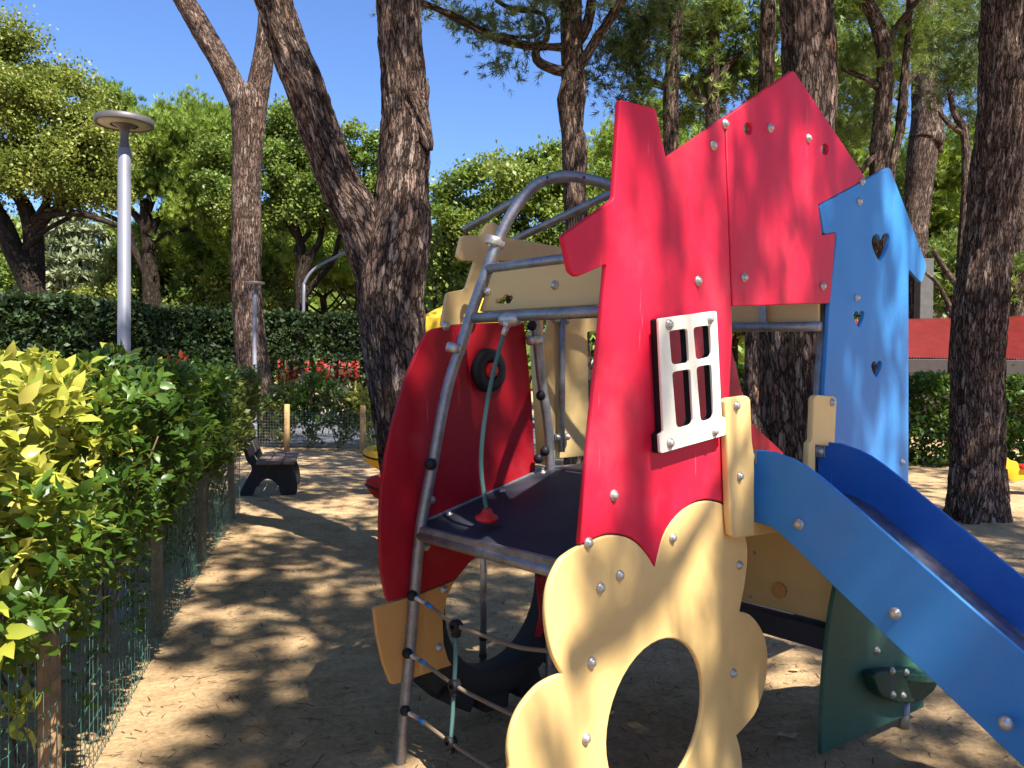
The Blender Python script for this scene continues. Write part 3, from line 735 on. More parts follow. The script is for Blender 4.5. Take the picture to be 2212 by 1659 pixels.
# post, plank, inner panel with slot
pt0 = AP([(1148, 620)], 0.035)[0]; pt1 = AP([(1189, 1008)], 0.035)[0]
tube('post', [pt0, (pt0 + pt1) / 2, pt1, Vector((pt1.x + 0.01, pt1.y, -0.05))], 0.0215, M['galv'], T, 16, 0.1)
plank = panel('plank', AP([(1165, 690), (1173, 690), (1191, 1004), (1183, 1004)], 0.03), A + nv * 0.03, nv, dv, 0.07, M['cream'], T, bevel=0.002)
inner = panel('inner_panel', AP([(1187, 688), (1177, 748), (1183, 870), (1191, 992), (1345, 978), (1345, 660), (1190, 670)], -0.03), A - nv * 0.03, nv, dv, TH, M['cream2'], T,
              [AP(rounded([(1269, 717, 4), (1306, 717, 4), (1306, 909, 4), (1273, 909, 4)]), -0.03)])
t0 = AP([(1214, 660)], 0.0)[0]; t1 = AP([(1213, 976)], 0.0)[0]
grip = straight('grip_pole', t0, t1, 0.016, M['galv'], T)
for vv in (692, 944):
    c = AP([(1213.5, vv)], -0.012)[0]
    bmobj('clamp', boxbm(c, 0.105, 0.016, 0.034, (dv, nv, Z), 0.008), M['galv'], grip)
    for s in (-1, 1): bolt(c + dv * 0.034 * s + nv * 0.008, nv, grip, 0.8)
# clamps on the tubes
def clampring(px, axis_a, axis_b, parent, w=0.05, r=0.034, lug=0.06):
    ax = (axis_b - axis_a).normalized()
    bm = lathe([(0.02, -0.019), (r * 0.85, -0.019), (r, -0.010), (r, 0.010), (r * 0.85, 0.019), (0.02, 0.019)], 24)
    for v_ in bm.verts:
        if v_.co.x < -0.005: v_.co.x *= 1.0 + lug * 10
    m = frame(px, ax, -dv)
    return bmobj('clamp', xf(bm, m), M['bolt'], parent, True)
clampring(PL(1066, 522, A, dgn), PL(1085, 470, A, dgn), PL(1050, 580, A, dgn), fr)
clampring(PL(981, 752, A, dgn), PL(1000, 700, A, dgn), PL(966, 830, A, dgn), fr)
clampring(AP([(1153, 735)], 0.035)[0], pt0, pt1, T)
def knob(p, parent, r=0.0225, name='hand_hold', mt=None, ax=None):
    bm = bmesh.new(); bmesh.ops.create_uvsphere(bm, u_segments=20, v_segments=12, radius=r)
    for v_ in bm.verts:
        if v_.co.z > 0: v_.co.z *= 1.12
    if ax is not None: xf(bm, frame(Vector((0, 0, 0)), ax))
    bmesh.ops.translate(bm, verts=bm.verts, vec=p)
    return bmobj(name, bm, mt or M['black'], parent, True)
knob(PL(931, 1003, A + Vector((0, -0.03, 0)), dgn), T, 0.0235, ax=Vector((-1, -.4, .2)))
for q in ((1149, 704, 0.07), (1168, 855, 0.06), (1177, 975, 0.06), (1163, 991, 0.04)): knob(AP([q[:2]], q[2])[0], T, 0.0215)
# play wheel on the side panel
wc = AP([(1050, 800)], 0.0)[0]
wh = bmobj('play_wheel', xf(lathe([(0.03, 0.0), (0.086, 0.0), (0.094, 0.012), (0.092, 0.028), (0.080, 0.040), (0.050, 0.042), (0.040, 0.034), (0.036, 0.0)], 32), frame(wc, nv)), M['black'], side, True)
bmobj('wheel_centre', xf(lathe([(0.030, 0.012), (0.036, 0.022), (0.030, 0.046), (0, 0.048)], 9), frame(wc, nv)), M['redknob'], side, True)

# deck ------------------------------------------------------------------
def QT(q, t, z): p = A + dv * q + nv * t; return Vector((p.x, p.y, z))
zr = lambda q: 0.925 + 0.232 * (q - 0.06)
def slab(name, pts, th, mt, parent):
    bm = bmesh.new(); top = [bm.verts.new(p) for p in pts]; bot = [bm.verts.new(p - Z * th) for p in pts]
    bm.faces.new(top); bm.faces.new(list(reversed(bot)))
    for i in range(len(pts)): j = (i + 1) % len(pts); bm.faces.new((top[i], bot[i], bot[j], top[j]))
    return bmobj(name, bm, mt, parent)
deck = slab('deck', [QT(0.115, 0.004, zr(0.115)), QT(0.06, 0.05, zr(0.06)), QT(0.06, 0.995, zr(0.06)), QT(0.82, 0.995, zr(0.82)), QT(0.82, 0.004, zr(0.82))], 0.014, M['navy'], T)
slab('deck', [QT(0.825, 0.004, 1.10), QT(0.825, 0.995, 1.10), QT(1.42, 0.995, 1.10), QT(1.42, 0.004, 1.10)], 0.02, M['galv'], T)
def rim(a, b, w, h, off=0.0):
    ax = (b - a).normalized(); sd_ = Z.cross(ax).normalized(); u_ = ax.cross(sd_)
    bmobj('deck_edge', boxbm((a + b) / 2 + Z * off, (b - a).length, w, h, (ax, sd_, u_), 0.004), M['galv'], deck)
rim(QT(0.052, 0.045, zr(0.052)), QT(0.052, 0.995, zr(0.052)), 0.022, 0.036, -0.012)
rim(QT(0.10, 0.022, zr(0.1)), QT(0.055, 0.06, zr(0.055)), 0.012, 0.03, -0.008)
rim(QT(0.12, 0.010, zr(0.12)), QT(0.82, 0.010, zr(0.82)), 0.014, 0.03, -0.006)
rim(QT(0.82, 0.01, zr(0.82) + 0.001), QT(0.82, 0.99, zr(0.82) + 0.001), 0.014, 0.016, 0)
for q in (0.2, 0.49, 0.74): bolt(QT(q, 0.045, zr(q)), Vector((-dv.x * .2, -dv.y * .2, 1)), deck, 0.8)
straight('deck_pipe', QT(0.09, -0.03, 0.90), QT(1.36, -0.03, 1.05), TR, M['galv'], T)
# tyre -------------------------------------------------------------------
tc_ = QT(0.567, -0.027, 0.548); 
tb = lathe([(0.326, 0.0), (0.34, 0.012), (0.385, 0.022), (0.43, 0.014), (0.446, 0.0), (0.448, -0.12), (0.43, -0.136), (0.385, -0.142), (0.34, -0.136), (0.326, -0.12), (0.322, -0.11), (0.322, -0.01), (0.326, 0)], 56)
tyre = bmobj('tyre', xf(tb, frame(tc_, nv)), M['blackmatte'], T, True); tag(tyre, 'black tractor tyre set under the deck')
lugs = []
for i in range(14):
    a = 2 * math.pi * i / 14 + 0.15
    if math.sin(a) > 0.72: continue
    for zz, da in ((-0.025, 0), (-0.10, 0.22)):
        e = dv * math.cos(a + da) + Z * math.sin(a + da); tg = nv.cross(e)
        lugs.append(boxbm(tc_ + e * 0.462 + nv * zz, 0.075, 0.14, 0.075, (e, tg, nv), 0.008))
bmobj('tyre_lugs', merge(lugs), M['blackmatte'], tyre)
# fireman-style pole seen through the tyre
g = G(1043, 1432); pole = straight('grip_pole', Vector((g.x, g.y, -0.02)), Vector((g.x, g.y, 1.02)), 0.019, M['chute'], T)
for zz in (0.03, 0.12): bmobj('band', xf(lathe([(0.0195, 0), (0.0215, 0.002), (0.0215, 0.02), (0.0195, 0.022)], 16), Matrix.Translation((g.x, g.y, zz))), M['black'], pole)
# climbing net --------------------------------------------------------------
npn = PL(907, 1156, A, dgn)
def NP(u, v, off=0): return PL(u, v, npn + dv * off, dv)
net = [((890, 1283), [(912, 1297), (985, 1350), (1060, 1378), (1120, 1398), (1185, 1406), (1260, 1412)]), ((880, 1407), [(900, 1420), (982, 1480), (1045, 1514), (1110, 1545), (1230, 1600)]), ((875, 1530), [(896, 1546), (975, 1605), (1060, 1660), (1180, 1735)])]
for (s0, pts) in net:
    w = [NP(*p) for p in pts]
    rp = tube('net_rope', w, 0.0078, M['ropebeige'], T, 10, 0.02)
    st = PL(s0[0], s0[1], A, dgn) - dgn * 0.022; knob(st, rp, 0.021, 'rope_socket', ax=(w[0] - st))
    dr = (w[1] - w[0]).normalized(); straight('ferrule', st + dr * 0.012, w[0] + dr * 0.025, 0.0095, M['bolt'], rp, 12); straight('sleeve', w[0] + dr * 0.028, w[0] + dr * 0.065, 0.0088, M['blue'], rp, 12)
tl = tube('net_rope', [NP(985, 1355), NP(984, 1420), NP(981, 1480), NP(978, 1540), NP(974, 1600)], 0.0085, M['ropeteal'], T, 10, 0.02); tag(tl, 'teal upright rope of the net')
for q in ((985, 1353), (982, 1481), (973, 1603)):
    c = NP(*q); x_ = nv
    bm = xf(lathe([(0.009, -0.018), (0.021, -0.018), (0.026, -0.010), (0.026, 0.010), (0.021, 0.018), (0.009, 0.018)], 18), frame(c, -dv))
    m2 = boxbm(c - Z * 0.024, 0.03, 0.032, 0.036, (nv, dv, Z), 0.008)
    bmobj('rope_connector', merge([bm, m2]), M['black'], tl)
# hanging rope -----------------------------------------------------------------
hp = PL(1104, 690, a1, dv)
rk = tube('swing_rope', [PL(u, v, hp - dv * 0.03, dgn) for u, v in ((1088, 722), (1076, 765), (1060, 830), (1047, 905), (1040, 970), (1040, 1020), (1045, 1065), (1051, 1100))], 0.0082, M['ropeteal'], T, 12, 0.015)
tag(rk, 'short teal rope hanging from the rail with a red disc at its end')
e0 = PL(1088, 722, hp - dv * 0.03, dgn); e1 = PL(1096, 700, hp - dv * 0.03, dgn)
straight('ferrule', e0 - (e1 - e0) * 0.1, e1, 0.011, M['bolt'], rk)
knob(e1, rk, 0.0165, 'swivel', M['bolt'])
bmobj('clamp', xf(lathe([(0.0, -0.048), (0.022, -0.046), (0.028, -0.02), (0.026, 0.02), (0.020, 0.046), (0, 0.048)], 18), frame(hp - dv * 0.006 - nv * -0.005, nv)), M['bolt'], rk, True)
dc = PL(1052, 1105, hp - dv * 0.03, dgn)
bmobj('rope_disc', xf(lathe([(0.0, 0.012), (0.016, 0.010), (0.026, -0.012), (0.042, -0.018), (0.044, -0.026), (0.036, -0.034), (0, -0.036)], 28), frame(dc, Vector((0.05, -0.12, 1)))), M['redknob'], rk, True)

# slide ---------------------------------------------------------------------------
sp = O + dv * 0.86
topn = [(1620, 972), (1641, 972.5), (1671, 976), (1711, 991), (1741, 1007), (1771, 1029.5), (1801, 1054.5), (2212, 1412)]
botn = [(2212, 1659), (1798, 1264.5), (1721, 1187), (1681, 1149.5), (1663, 1137), (1641, 1130), (1620, 1127)]
wt = DP(topn, sp); wb = DP(botn, sp)
dr = (wt[-1] - wt[-2]).normalized()
zt = wt[-1]
ext_t = [zt + dr * 0.35, zt + dr * 0.46 + Vector((0, 0, 0.03)), zt + dr * 0.46 + nv * 0.12 + Vector((0, 0, 0.03)), zt + dr * 0.46 + nv * 0.42 + Vector((0, 0, 0.0))]
ext_b = [Vector((ext_t[-1].x, ext_t[-1].y, 0.12)), Vector(((zt + nv * 0.50).x, (zt + nv * 0.50).y, 0.12)), wb[0] + dr * 0.30]
near_o = wt + ext_t + ext_b + wb
board1 = panel('slide_side', near_o, sp, -dv, nv, TH, M['blue'], T); tag(board1, 'light blue near side board of the slide')
sh = dv * 0.545
board2 = panel('slide_side', [p + sh for p in near_o], sp + sh, -dv, nv, TH, M['blue2'], T); tag(board2, 'deep blue far side board of the slide')
chp = [p - Z * 0.195 for p in (wt[:1] + wt[2:] + ext_t)]
bm = bmesh.new(); rows = []
for p in chp: rows.append([bm.verts.new(p + dv * (TH + 0.001) + Z * 0.0), bm.verts.new(p + dv * 0.05 - Z * 0.012), bm.verts.new(p + dv * 0.27 - Z * 0.014), bm.verts.new(p + dv * 0.50 - Z * 0.012), bm.verts.new(p + dv * 0.5435)])
for a_, b_ in zip(rows, rows[1:]):
    for i in range(4): bm.faces.new((a_[i], a_[i + 1], b_[i + 1], b_[i]))
ch = bmobj('slide_chute', bm, M['chute'], T, True)
md = ch.modifiers.new('solid', 'SOLIDIFY'); md.thickness = 0.004
for q in ((1726, 1132), (1934, 1325)): bolt(DP([q], sp)[0], -dv, board1, 1.15)
bl_ = DP([(2182, 1555)], sp)[0]
straight('peg', bl_ + dv * 0.005, bl_ - dv * 0.035, 0.008, M['bolt'], board1)
knob(bl_ - dv * 0.04, board1, 0.0205, 'peg_cap', M['bolt'])
def bracket(px, pt, parent):
    c = DP([px], pt)[0] - dv * 0.004
    bmobj('bracket', boxbm(c, 0.045, 0.006, 0.052, (nv, dv, Z), 0.002), M['galv'], parent); bolt(c - dv * 0.004, -dv, parent, 1.1)
bracket((1624, 986), sp, board1)
bracket((1772, 974), sp + sh, board2)
# cream plates beside the slide mouth
near_pl = z1c([(762, 732, 5), (782, 712, 6), (905, 698, 12), (925, 722, 8), (936, 1000, 10), (950, 1080, 10), (950, 1600, 3), (835, 1625, 10), (803, 1608, 8), (790, 1450, 4), (775, 1000, 3)])
pl1 = panel('slide_post_panel', FP(rounded(near_pl), 0.032), O + nv * 0.032, nv, dv, 0.028, M['cream'], T, bevel=0.006)
for q in ((1590, 877), (1597, 1029)): bolt(FP([q], 0.032)[0], nv, pl1)
far_pl = z1c([(1335, 715, 8), (1352, 692, 8), (1470, 702, 8), (1484, 722, 8), (1470, 1030, 4), (1345, 1015, 3), (1345, 1200, 5), (1300, 1190, 5), (1303, 1005, 8), (1325, 985, 5)])
pl2 = panel('slide_post_panel', FP(rounded(far_pl), 0.030), O + nv * 0.030, nv, dv, 0.026, M['cream'], T, bevel=0.005)
bolt(FP([(1797, 869)], 0.030)[0], nv, pl2)
lip = panel('lip_panel', FP([(1592, 1080), (1760, 1060), (1760, 1138), (1592, 1163)], 0.0015), O + nv * 0.0015, nv, dv, TH, M['cream'], T)
# underside: tan panel, navy beam, green panel with seat
up_ = O + dv * 1.44
under = panel('inner_panel', DP([(1520, 1060), (1850, 1060), (1850, 1361), (1520, 1276)], up_), up_, -dv, nv, TH, M['cream2'], T)
gk = DP([(1684, 1275)], up_)[0]
bmobj('flower_knob', xf(lathe([(0.036, 0), (0.036, 0.012), (0.012, 0.016), (0, 0.016)], 10), frame(gk, -dv)), M['orange'], under)
for q in ((1630, 1194), (1621, 1288)): bolt(DP([q], up_)[0], -dv, under, 0.5)
nb = DP([(1560, 1300), (1840, 1372), (1840, 1424), (1560, 1343)], up_ - dv * 0.05)
seatbeam = panel('bench_beam', nb, up_ - dv * 0.05, -dv, nv, 0.16, M['navy'], T, bevel=0.006)
strip = panel('glint_strip', DP([(1590, 1296), (1790, 1348), (1790, 1357), (1590, 1306)], up_ + dv * 0.02), up_ + dv * 0.02, -dv, nv, 0.02, M['white'], T, bevel=0.002)  # whitish glints below the tan panel, built as a pale strip
g0 = G(1775, 1630, 0.05); g1 = G(1995, 1528, 0.06); gd = (g1 - g0); gd.z = 0; gd.normalize(); gn = Vector((gd.y, -gd.x, 0))
def GP(pts, off=0.0): return [PL(u, v, g0 + gn * off, gn) for u, v in pts]
gp = panel('green_panel', GP([(1807, 1262), (1830, 1180), (1900, 1150), (2010, 1230), (2010, 1400), (1997, 1508), (1996, 1528), (1775, 1630), (1776, 1560), (1780, 1470), (1787, 1390), (1796, 1318)]), g0, gn, gd, TH, M['green'], T)
tag(gp, 'dark green lower panel under the slide')
bolt(GP([(1893, 1405)])[0], gn, gp)
for q in ((1828, 1397), (1828, 1426)): bmobj('hole_cap', xf(lathe([(0.004, 0), (0, 0.001)], 8), frame(GP([q])[0] + gn * 0.0005, gn)), M['black'], gp)
sc = GP([(1965, 1440)])[0]
bm = bmesh.new(); N_ = 20; ring = [(0.145 * math.cos(math.pi * i / N_), 0.15 * math.sin(math.pi * i / N_)) for i in range(N_ + 1)]
t_ = [bm.verts.new(sc + gd * x + gn * y + Z * 0.012) for x, y in ring]; b_ = [bm.verts.new(sc + gd * x + gn * y - Z * 0.012) for x, y in ring]
bm.faces.new(t_); bm.faces.new(list(reversed(b_)))
for i in range(N_): bm.faces.new((t_[i], b_[i], b_[i + 1], t_[i + 1]))
bm.faces.new((t_[0], t_[-1], b_[-1], b_[0]))
seat = bmobj('seat', bm, M['green'], T); tag(seat, 'small half-round green seat')
bk = [(1897, 1452), (1893, 1480), (1905, 1502), (1935, 1518), (1975, 1519), (2005, 1505), (2025, 1482), (2020, 1450)]
panel('seat_support', GP(smoothpoly(bk, 3), 0.06), g0 + gn * 0.06, gn, gd, 0.05, M['greendark'], T, bevel=0.008)
for q in ((1928, 1500), (1950, 1502), (1926, 1449), (1957, 1452)): bolt(GP([q], 0.06)[0], gn, seat, 0.9)
gf = G(1953, 1572); straight('foot', Vector((gf.x, gf.y, -0.02)), Vector((gf.x, gf.y, 0.12)), 0.022, M['galv'], T)
# red fins behind
rf = AP([(1400, 670), (1560, 680), (1588, 782), (1604, 850), (1625, 915), (1692, 978), (1692, 1010), (1400, 1010)], -0.9)
panel('side_panel', rf, A - nv * 0.9, nv, dv, TH, M['redshaded'], T)

# ================================================================== TREES
def W(p, r): return (Vector(p), r)
def tree(name, label, cat, limb_list, blobs, kind, n, size, leafmat, barkmat, base, sub=0.35, seg=20, step=0.12, lump=0.02, ripple=0.0, group=None, widen=1.0, flat=0.6, up=0.3, shell=0.55, seed=1, density=1.6, extra=None):
    t = thing(name, label, cat, base, group)
    limbs('trunk', limb_list, barkmat, t, seg, step, lump, 2.0, ripple)
    rng = np.random.default_rng(seed)
    if n and blobs:
        pos, rn = clumps(blobs, n, sub, shell, density, rng, flat)
        if extra is not None: pos, rn = extra(pos, rn)
        scatter('crown', kind, pos, size, leafmat, t, up, rng, rnd=rn, widen=widen)
    return t
def px_of(pos):
    q = pos - np.array(CP); f_ = q @ np.array(fwd); f_ = np.where(f_ < 0.1, 0.1, f_)
    return 1106 + F * (q @ np.array(right)) / f_, 829.5 - F * (q @ np.array(up)) / f_
def pine_branches(center, spread, zlo, zhi, k, r0, rng, top):
    """limbs fanning out from the trunk top under an umbrella crown"""
    out = []
    for i in range(k):
        a = 2 * math.pi * i / k + rng.uniform(-0.3, 0.3); R_ = spread * rng.uniform(0.55, 0.95)
        z0 = top * rng.uniform(0.8, 1.0); z1_ = rng.uniform(zlo, zhi)
        m_ = Vector((center[0] + math.cos(a) * R_ * 0.45, center[1] + math.sin(a) * R_ * 0.45, z0 + (z1_ - z0) * 0.35))
        e = Vector((center[0] + math.cos(a) * R_, center[1] + math.sin(a) * R_, z1_))
        out.append([W((center[0], center[1], z0), r0), W(m_, r0 * 0.7), W(e, r0 * 0.25)])
        m2 = m_.lerp(e, 0.4) + Vector((rng.uniform(-.6, .6), rng.uniform(-.6, .6), 0.5)); out.append([W(m_.lerp(e, 0.15), r0 * 0.4), W(m2, r0 * 0.2), W(m2 + Vector((rng.uniform(-.6, .6), rng.uniform(-.6, .6), 0.6)), r0 * 0.1)])
    return out

# --- big forked pine left of the tower
b1 = G(884, 1222)
top1 = P(860, -20, 6.3)
tree('pine_tree', 'big pine behind the play tower, forking into a leaning and an upright stem', 'pine tree',
     [[(905, 1262, 6.5, 72), (904, 1222, 6.5, 66), (894, 1080, 6.5, 60), (877, 960, 6.5, 60), (862, 860, 6.5, 62), (850, 730, 6.5, 67), (843, 640, 6.5, 73), (848, 560, 6.5, 76), (862, 480, 6.5, 68), (869, 400, 6.5, 56), (878, 300, 6.5, 55), (873, 200, 6.5, 50), (866, 100, 6.5, 49), (861, 0, 6.5, 46), (858, -80, 6.5, 44), (850, -500, 6.6, 36)],
      [(838, 620, 6.52, 52), (812, 560, 6.5, 56), (780, 480, 6.48, 52), (733, 400, 6.45, 45), (701, 310, 6.42, 42), (668, 210, 6.4, 39), (628, 110, 6.38, 38), (598, 20, 6.36, 38), (575, -60, 6.3, 36), (500, -420, 6.2, 28)],
      [(880, 310, 6.45, 30), (915, 215, 6.42, 16), (919, 170, 6.40, 8)], [(890, 210, 6.4, 25), (922, 300, 6.38, 14), (928, 325, 6.38, 5)]],
     [(-0.2, 7.4, 8.6, 2.8, 2.6, 0.9), (-2.9, 6.6, 8.0, 2.3, 2.2, 0.9), (1.9, 2.4, 9.0, 1.7, 1.7, .6), (1.3, 5.2, 8.9, 1.8, 1.8, .6), (3.3, 1.0, 9.1, 1.5, 1.5, .6), (0.4, 3.6, 9.0, 1.2, 1.2, .5), (3.0, 4.4, 9.0, 1.4, 1.4, .6), (0.8, 11.6, 10.4, 2.4, 2.2, .6), (-1.8, 11.8, 10.2, 1.8, 1.8, .5), (-.4, 14.2, 11, 2, 1.6, .5)], 'tuft9w', 11500, 0.24, M['pineA'], M['bark'], (b1.x, b1.y, 0), 0.5, 72, 0.035, 0.035, 0.016, seed=3)  # outlying crown blobs above the frame added to shade path and road
# --- forked pine in the left middle
b2 = G(562, 958)
tree('pine_tree', 'tall slim pine beside the bench, splitting into two stems high up', 'pine tree',
     [[(566, 975, 17, 46), (563, 950, 17, 42), (560, 900, 17, 37), (548, 800, 17, 35), (538, 700, 17, 33), (531, 600, 17, 31), (533, 500, 17, 32), (533, 400, 17, 30), (536, 300, 17, 33), (537, 225, 17, 40), (530, 190, 17, 28)],
      [(534, 250, 17, 30), (515, 205, 17, 27), (480, 140, 17, 25), (440, 70, 17, 23), (398, 0, 17, 22), (365, -60, 17, 19), (300, -260, 17, 14)],
      [(538, 250, 17, 30), (552, 205, 17, 25), (566, 140, 17, 22), (576, 70, 17, 20), (582, 0, 17, 20), (588, -80, 17, 18), (592, -260, 17, 14)]],
     [(-5.4, 17.2, 13.4, 2.6, 2.6, 1.1), (-6.3, 17, 11.0, 2.2, 2, 1.0)], 'tuft9', 2200, 0.26, M['pineA'], M['bark'], (b2.x, b2.y, 0), 0.5, 40, 0.07, 0.03, 0.012, seed=4)
# --- centre pine with long side branches
b3 = G(1250, 1012)
c3 = [(1250, 1015, 12, 34), (1249, 900, 12, 28), (1247, 600, 12, 26), (1245, 480, 12, 25), (1241, 400, 12, 24), (1241, 310, 12, 28), (1236, 280, 12, 24), (1234, 215, 12, 31), (1238, 180, 12, 27), (1234, 140, 12, 24), (1233, 60, 12, 24), (1236, 0, 12, 22), (1240, -80, 12, 20), (1245, -300, 12, 14)]
tree('pine_tree', 'slender pine behind the metal arch with a long bare branch reaching left', 'pine tree',
     [c3, [(1240, 165, 12, 12), (1262, 128, 11.9, 11), (1282, 95, 11.9, 11), (1312, 50, 11.8, 10), (1340, 0, 11.7, 10), (1356, -50, 11.6, 8)],
      [(1242, 100, 12, 8), (1266, 60, 12, 10), (1278, 0, 12, 9), (1285, -60, 12, 8)],
      [(1232, 103, 12, 11), (1180, 101, 11.9, 10), (1130, 97, 11.8, 9), (1070, 80, 11.7, 9), (1000, 46, 11.6, 8), (940, 17, 11.5, 7), (905, 4, 11.4, 6), (860, -20, 11.3, 4)],
      [(1228, 155, 12, 13), (1190, 148, 11.9, 11), (1160, 128, 11.9, 9), (1160, 104, 11.9, 8), (1178, 92, 11.9, 8), (1184, 60, 11.9, 7), (1176, 34, 11.9, 6), (1150, 24, 11.9, 5), (1105, 18, 11.9, 4), (1070, 0, 11.9, 3)],
      [(1175, 60, 11.9, 4), (1160, 75, 11.8, 4), (1120, 80, 11.8, 3), (1080, 72, 11.8, 3)],
      [(1235, 40, 12, 8), (1210, 10, 12, 6), (1190, -20, 12, 4)]],
     [pb(1010, 25, 11.8, 60, 25, .5), pb(1080, 55, 11.8, 90, 30, .5), pb(1150, 30, 11.8, 70, 35, .5), pb(1030, 70, 11.8, 35, 16, .3), pb(1085, 110, 11.8, 42, 28, .4), pb(1160, 75, 11.8, 35, 30, .4), pb(1060, 145, 11.8, 25, 18, .3), pb(1130, 150, 11.7, 28, 14, .3), pb(1310, -20, 11.8, 50, 25, .6), pb(1000, -30, 12, 160, 60, 1.6), pb(1240, -90, 12, 180, 60, 1.6)],
     'tuft12', 1900, 0.17, M['pineD'], M['barkfar'], (b3.x, b3.y, 0), 0.22, 36, 0.07, 0.03, 0.010, seed=5, flat=0.7)
# needles hanging in at the top behind the forked pine
# --- trees on the right
b4 = G(1455, 1000)
tree('pine_tree', 'thin dark pine stem directly left of the crimson chimney notch', 'pine tree',
     [[(1455, 1000, 13, 20), (1452, 700, 13, 18), (1450, 330, 13, 16), (1449, 200, 13, 16), (1455, 100, 13, 15), (1462, 0, 13, 13), (1470, -120, 13, 10)],
      [(1450, 192, 13, 9), (1420, 182, 13, 9), (1385, 165, 13, 8), (1372, 130, 13, 7), (1340, 118, 13, 5), (1300, 100, 13, 4)], [(1385, 165, 13, 6), (1372, 185, 13, 5), (1340, 190, 13, 3)], [(1378, 125, 13, 6), (1395, 90, 13, 6), (1392, 40, 13, 5), (1340, 20, 13, 3)]],
     [pb(1350, 60, 13, 55, 45, .5), pb(1310, 130, 13, 50, 28, .5), pb(1345, 190, 13, 50, 26, .5), pb(1395, 215, 13, 30, 22, .4), pb(1400, 100, 13, 40, 50, .5), pb(1420, 20, 13, 80, 40, .8), pb(1290, 165, 13, 25, 22, .4)],
     'tuft12', 1500, 0.18, M['pineD'], M['barkfar'], (b4.x, b4.y, 0), 0.24, 28, 0.08, 0.02, 0.008, seed=6, flat=0.8)
b5 = G(1718, 1140)
tree('pine_tree', 'thick reddish-barked pine standing right behind the slide opening and roof peak', 'pine tree',
     [[(1722, 1180, 8.2, 72), (1720, 1130, 8.2, 66), (1716, 1000, 8.2, 60), (1708, 850, 8.2, 64), (1706, 705, 8.2, 66), (1722, 500, 8.2, 60), (1746, 260, 8.2, 55), (1744, 100, 8.2, 55), (1737, 0, 8.2, 53), (1730, -100, 8.2, 50), (1722, -500, 8.3, 36)]],
     [(2.6, 8.6, 9.2, 2.6, 2.6, 0.9), (5.6, 5.0, 9.2, 1.9, 1.9, .6), (4.0, 6.8, 9.4, 1.5, 1.5, .6), (5.4, 2.4, 9.3, 1.6, 1.6, .6)], 'tuft9w', 5000, 0.24, M['pineA'], M['bark2'], (b5.x, b5.y, 0), 0.5, 64, 0.045, 0.03, 0.018, seed=7)  # outer crown blobs added overhead to shade the right-hand ground
b6 = G(1622, 1010)
tree('pine_tree', 'narrow pine stem close on the left of the thick reddish pine', 'pine tree',
     [[(1622, 1015, 12.5, 20), (1624, 850, 12.5, 17), (1630, 600, 12.5, 16), (1648, 300, 12.5, 16), (1658, 100, 12.5, 16), (1660, 0, 12.5, 15), (1662, -150, 12.5, 12)]],
     [(3.9, 12.8, 9.8, 2.2, 2.2, 0.8)], 'tuft9', 700, 0.24, M['pineA'], M['bark2'], (b6.x, b6.y, 0), 0.4, 28, 0.08, 0.02, 0.01, seed=8)
b7 = G(1903, 1015)
tree('pine_tree', 'pine with a split dark trunk just behind the top of the blue tower', 'pine tree',
     [[(1903, 1020, 12.5, 24), (1902, 700, 12.5, 20), (1898, 400, 12.5, 19), (1901, 320, 12.5, 21), (1906, 250, 12.5, 18), (1912, 170, 12.5, 18), (1908, 100, 12.5, 17), (1893, 45, 12.5, 15), (1866, -15, 12.5, 13), (1840, -80, 12.5, 11)],
      [(1918, 500, 12.6, 12), (1926, 370, 12.6, 10), (1944, 280, 12.6, 9), (1952, 190, 12.6, 9), (1961, 80, 12.6, 8), (1966, -40, 12.6, 6)],
      [(1912, 110, 12.5, 9), (1935, 60, 12.5, 8), (1975, 10, 12.4, 7), (2010, -40, 12.4, 5)], [(1909, 200, 12.5, 8), (1870, 170, 12.5, 6), (1820, 150, 12.4, 4)],
      [(1900, 330, 12.5, 8), (1875, 350, 12.4, 6), (1856, 380, 12.3, 4)]],
     [pb(1850, 60, 13, 60, 60, .8), pb(1840, 170, 13, 50, 55, .7), pb(1960, 60, 13.2, 60, 40, .7), pb(1850, 270, 13.2, 45, 50, .6), pb(1935, 150, 13.3, 28, 50, .5)],
     'tuft12', 1600, 0.17, M['pineA'], M['barkfar'], (b7.x, b7.y, 0), 0.26, 28, 0.08, 0.02, 0.01, seed=9)
b8 = Vector((P(1985, 800, 22.6).x, 22.6, 0))
tree('pine_tree', 'tall pine with a swollen knot right of the blue tower, behind the red roof', 'pine tree',
     [[W((b8.x, 22.6, -.1), .42), (1985, 850, 22.6, 29), (1983, 700, 22.6, 27), (1976, 600, 22.6, 27), (1975, 500, 22.6, 28), (1983, 420, 22.6, 28), (1994, 320, 22.6, 31), (2001, 300, 22.6, 36), (2000, 220, 22.6, 29), (2002, 100, 22.6, 29), (2010, 0, 22.6, 30), (2018, -80, 22.6, 27), (2030, -400, 22.6, 18)],
      [(2008, 300, 22.6, 14), (2026, 320, 22.5, 10), (2030, 330, 22.5, 5)], [(2022, 60, 22.6, 11), (2050, 30, 22.6, 10), (2085, 8, 22.5, 9), (2120, -30, 22.5, 7)], [(1995, 140, 22.6, 12), (1965, 170, 22.5, 9), (1940, 215, 22.5, 6)]],
     [pb(2060, 60, 22.8, 50, 35, .6), pb(2090, 150, 23, 35, 50, .5), pb(2070, 0, 22.8, 80, 40, .8)], 'tuft9w', 2200, 0.26, M['pineA'], M['barkfar'], (b8.x, b8.y, 0), 0.3, 40, 0.06, 0.03, 0.012, seed=10)
b9 = G(2110, 1120)
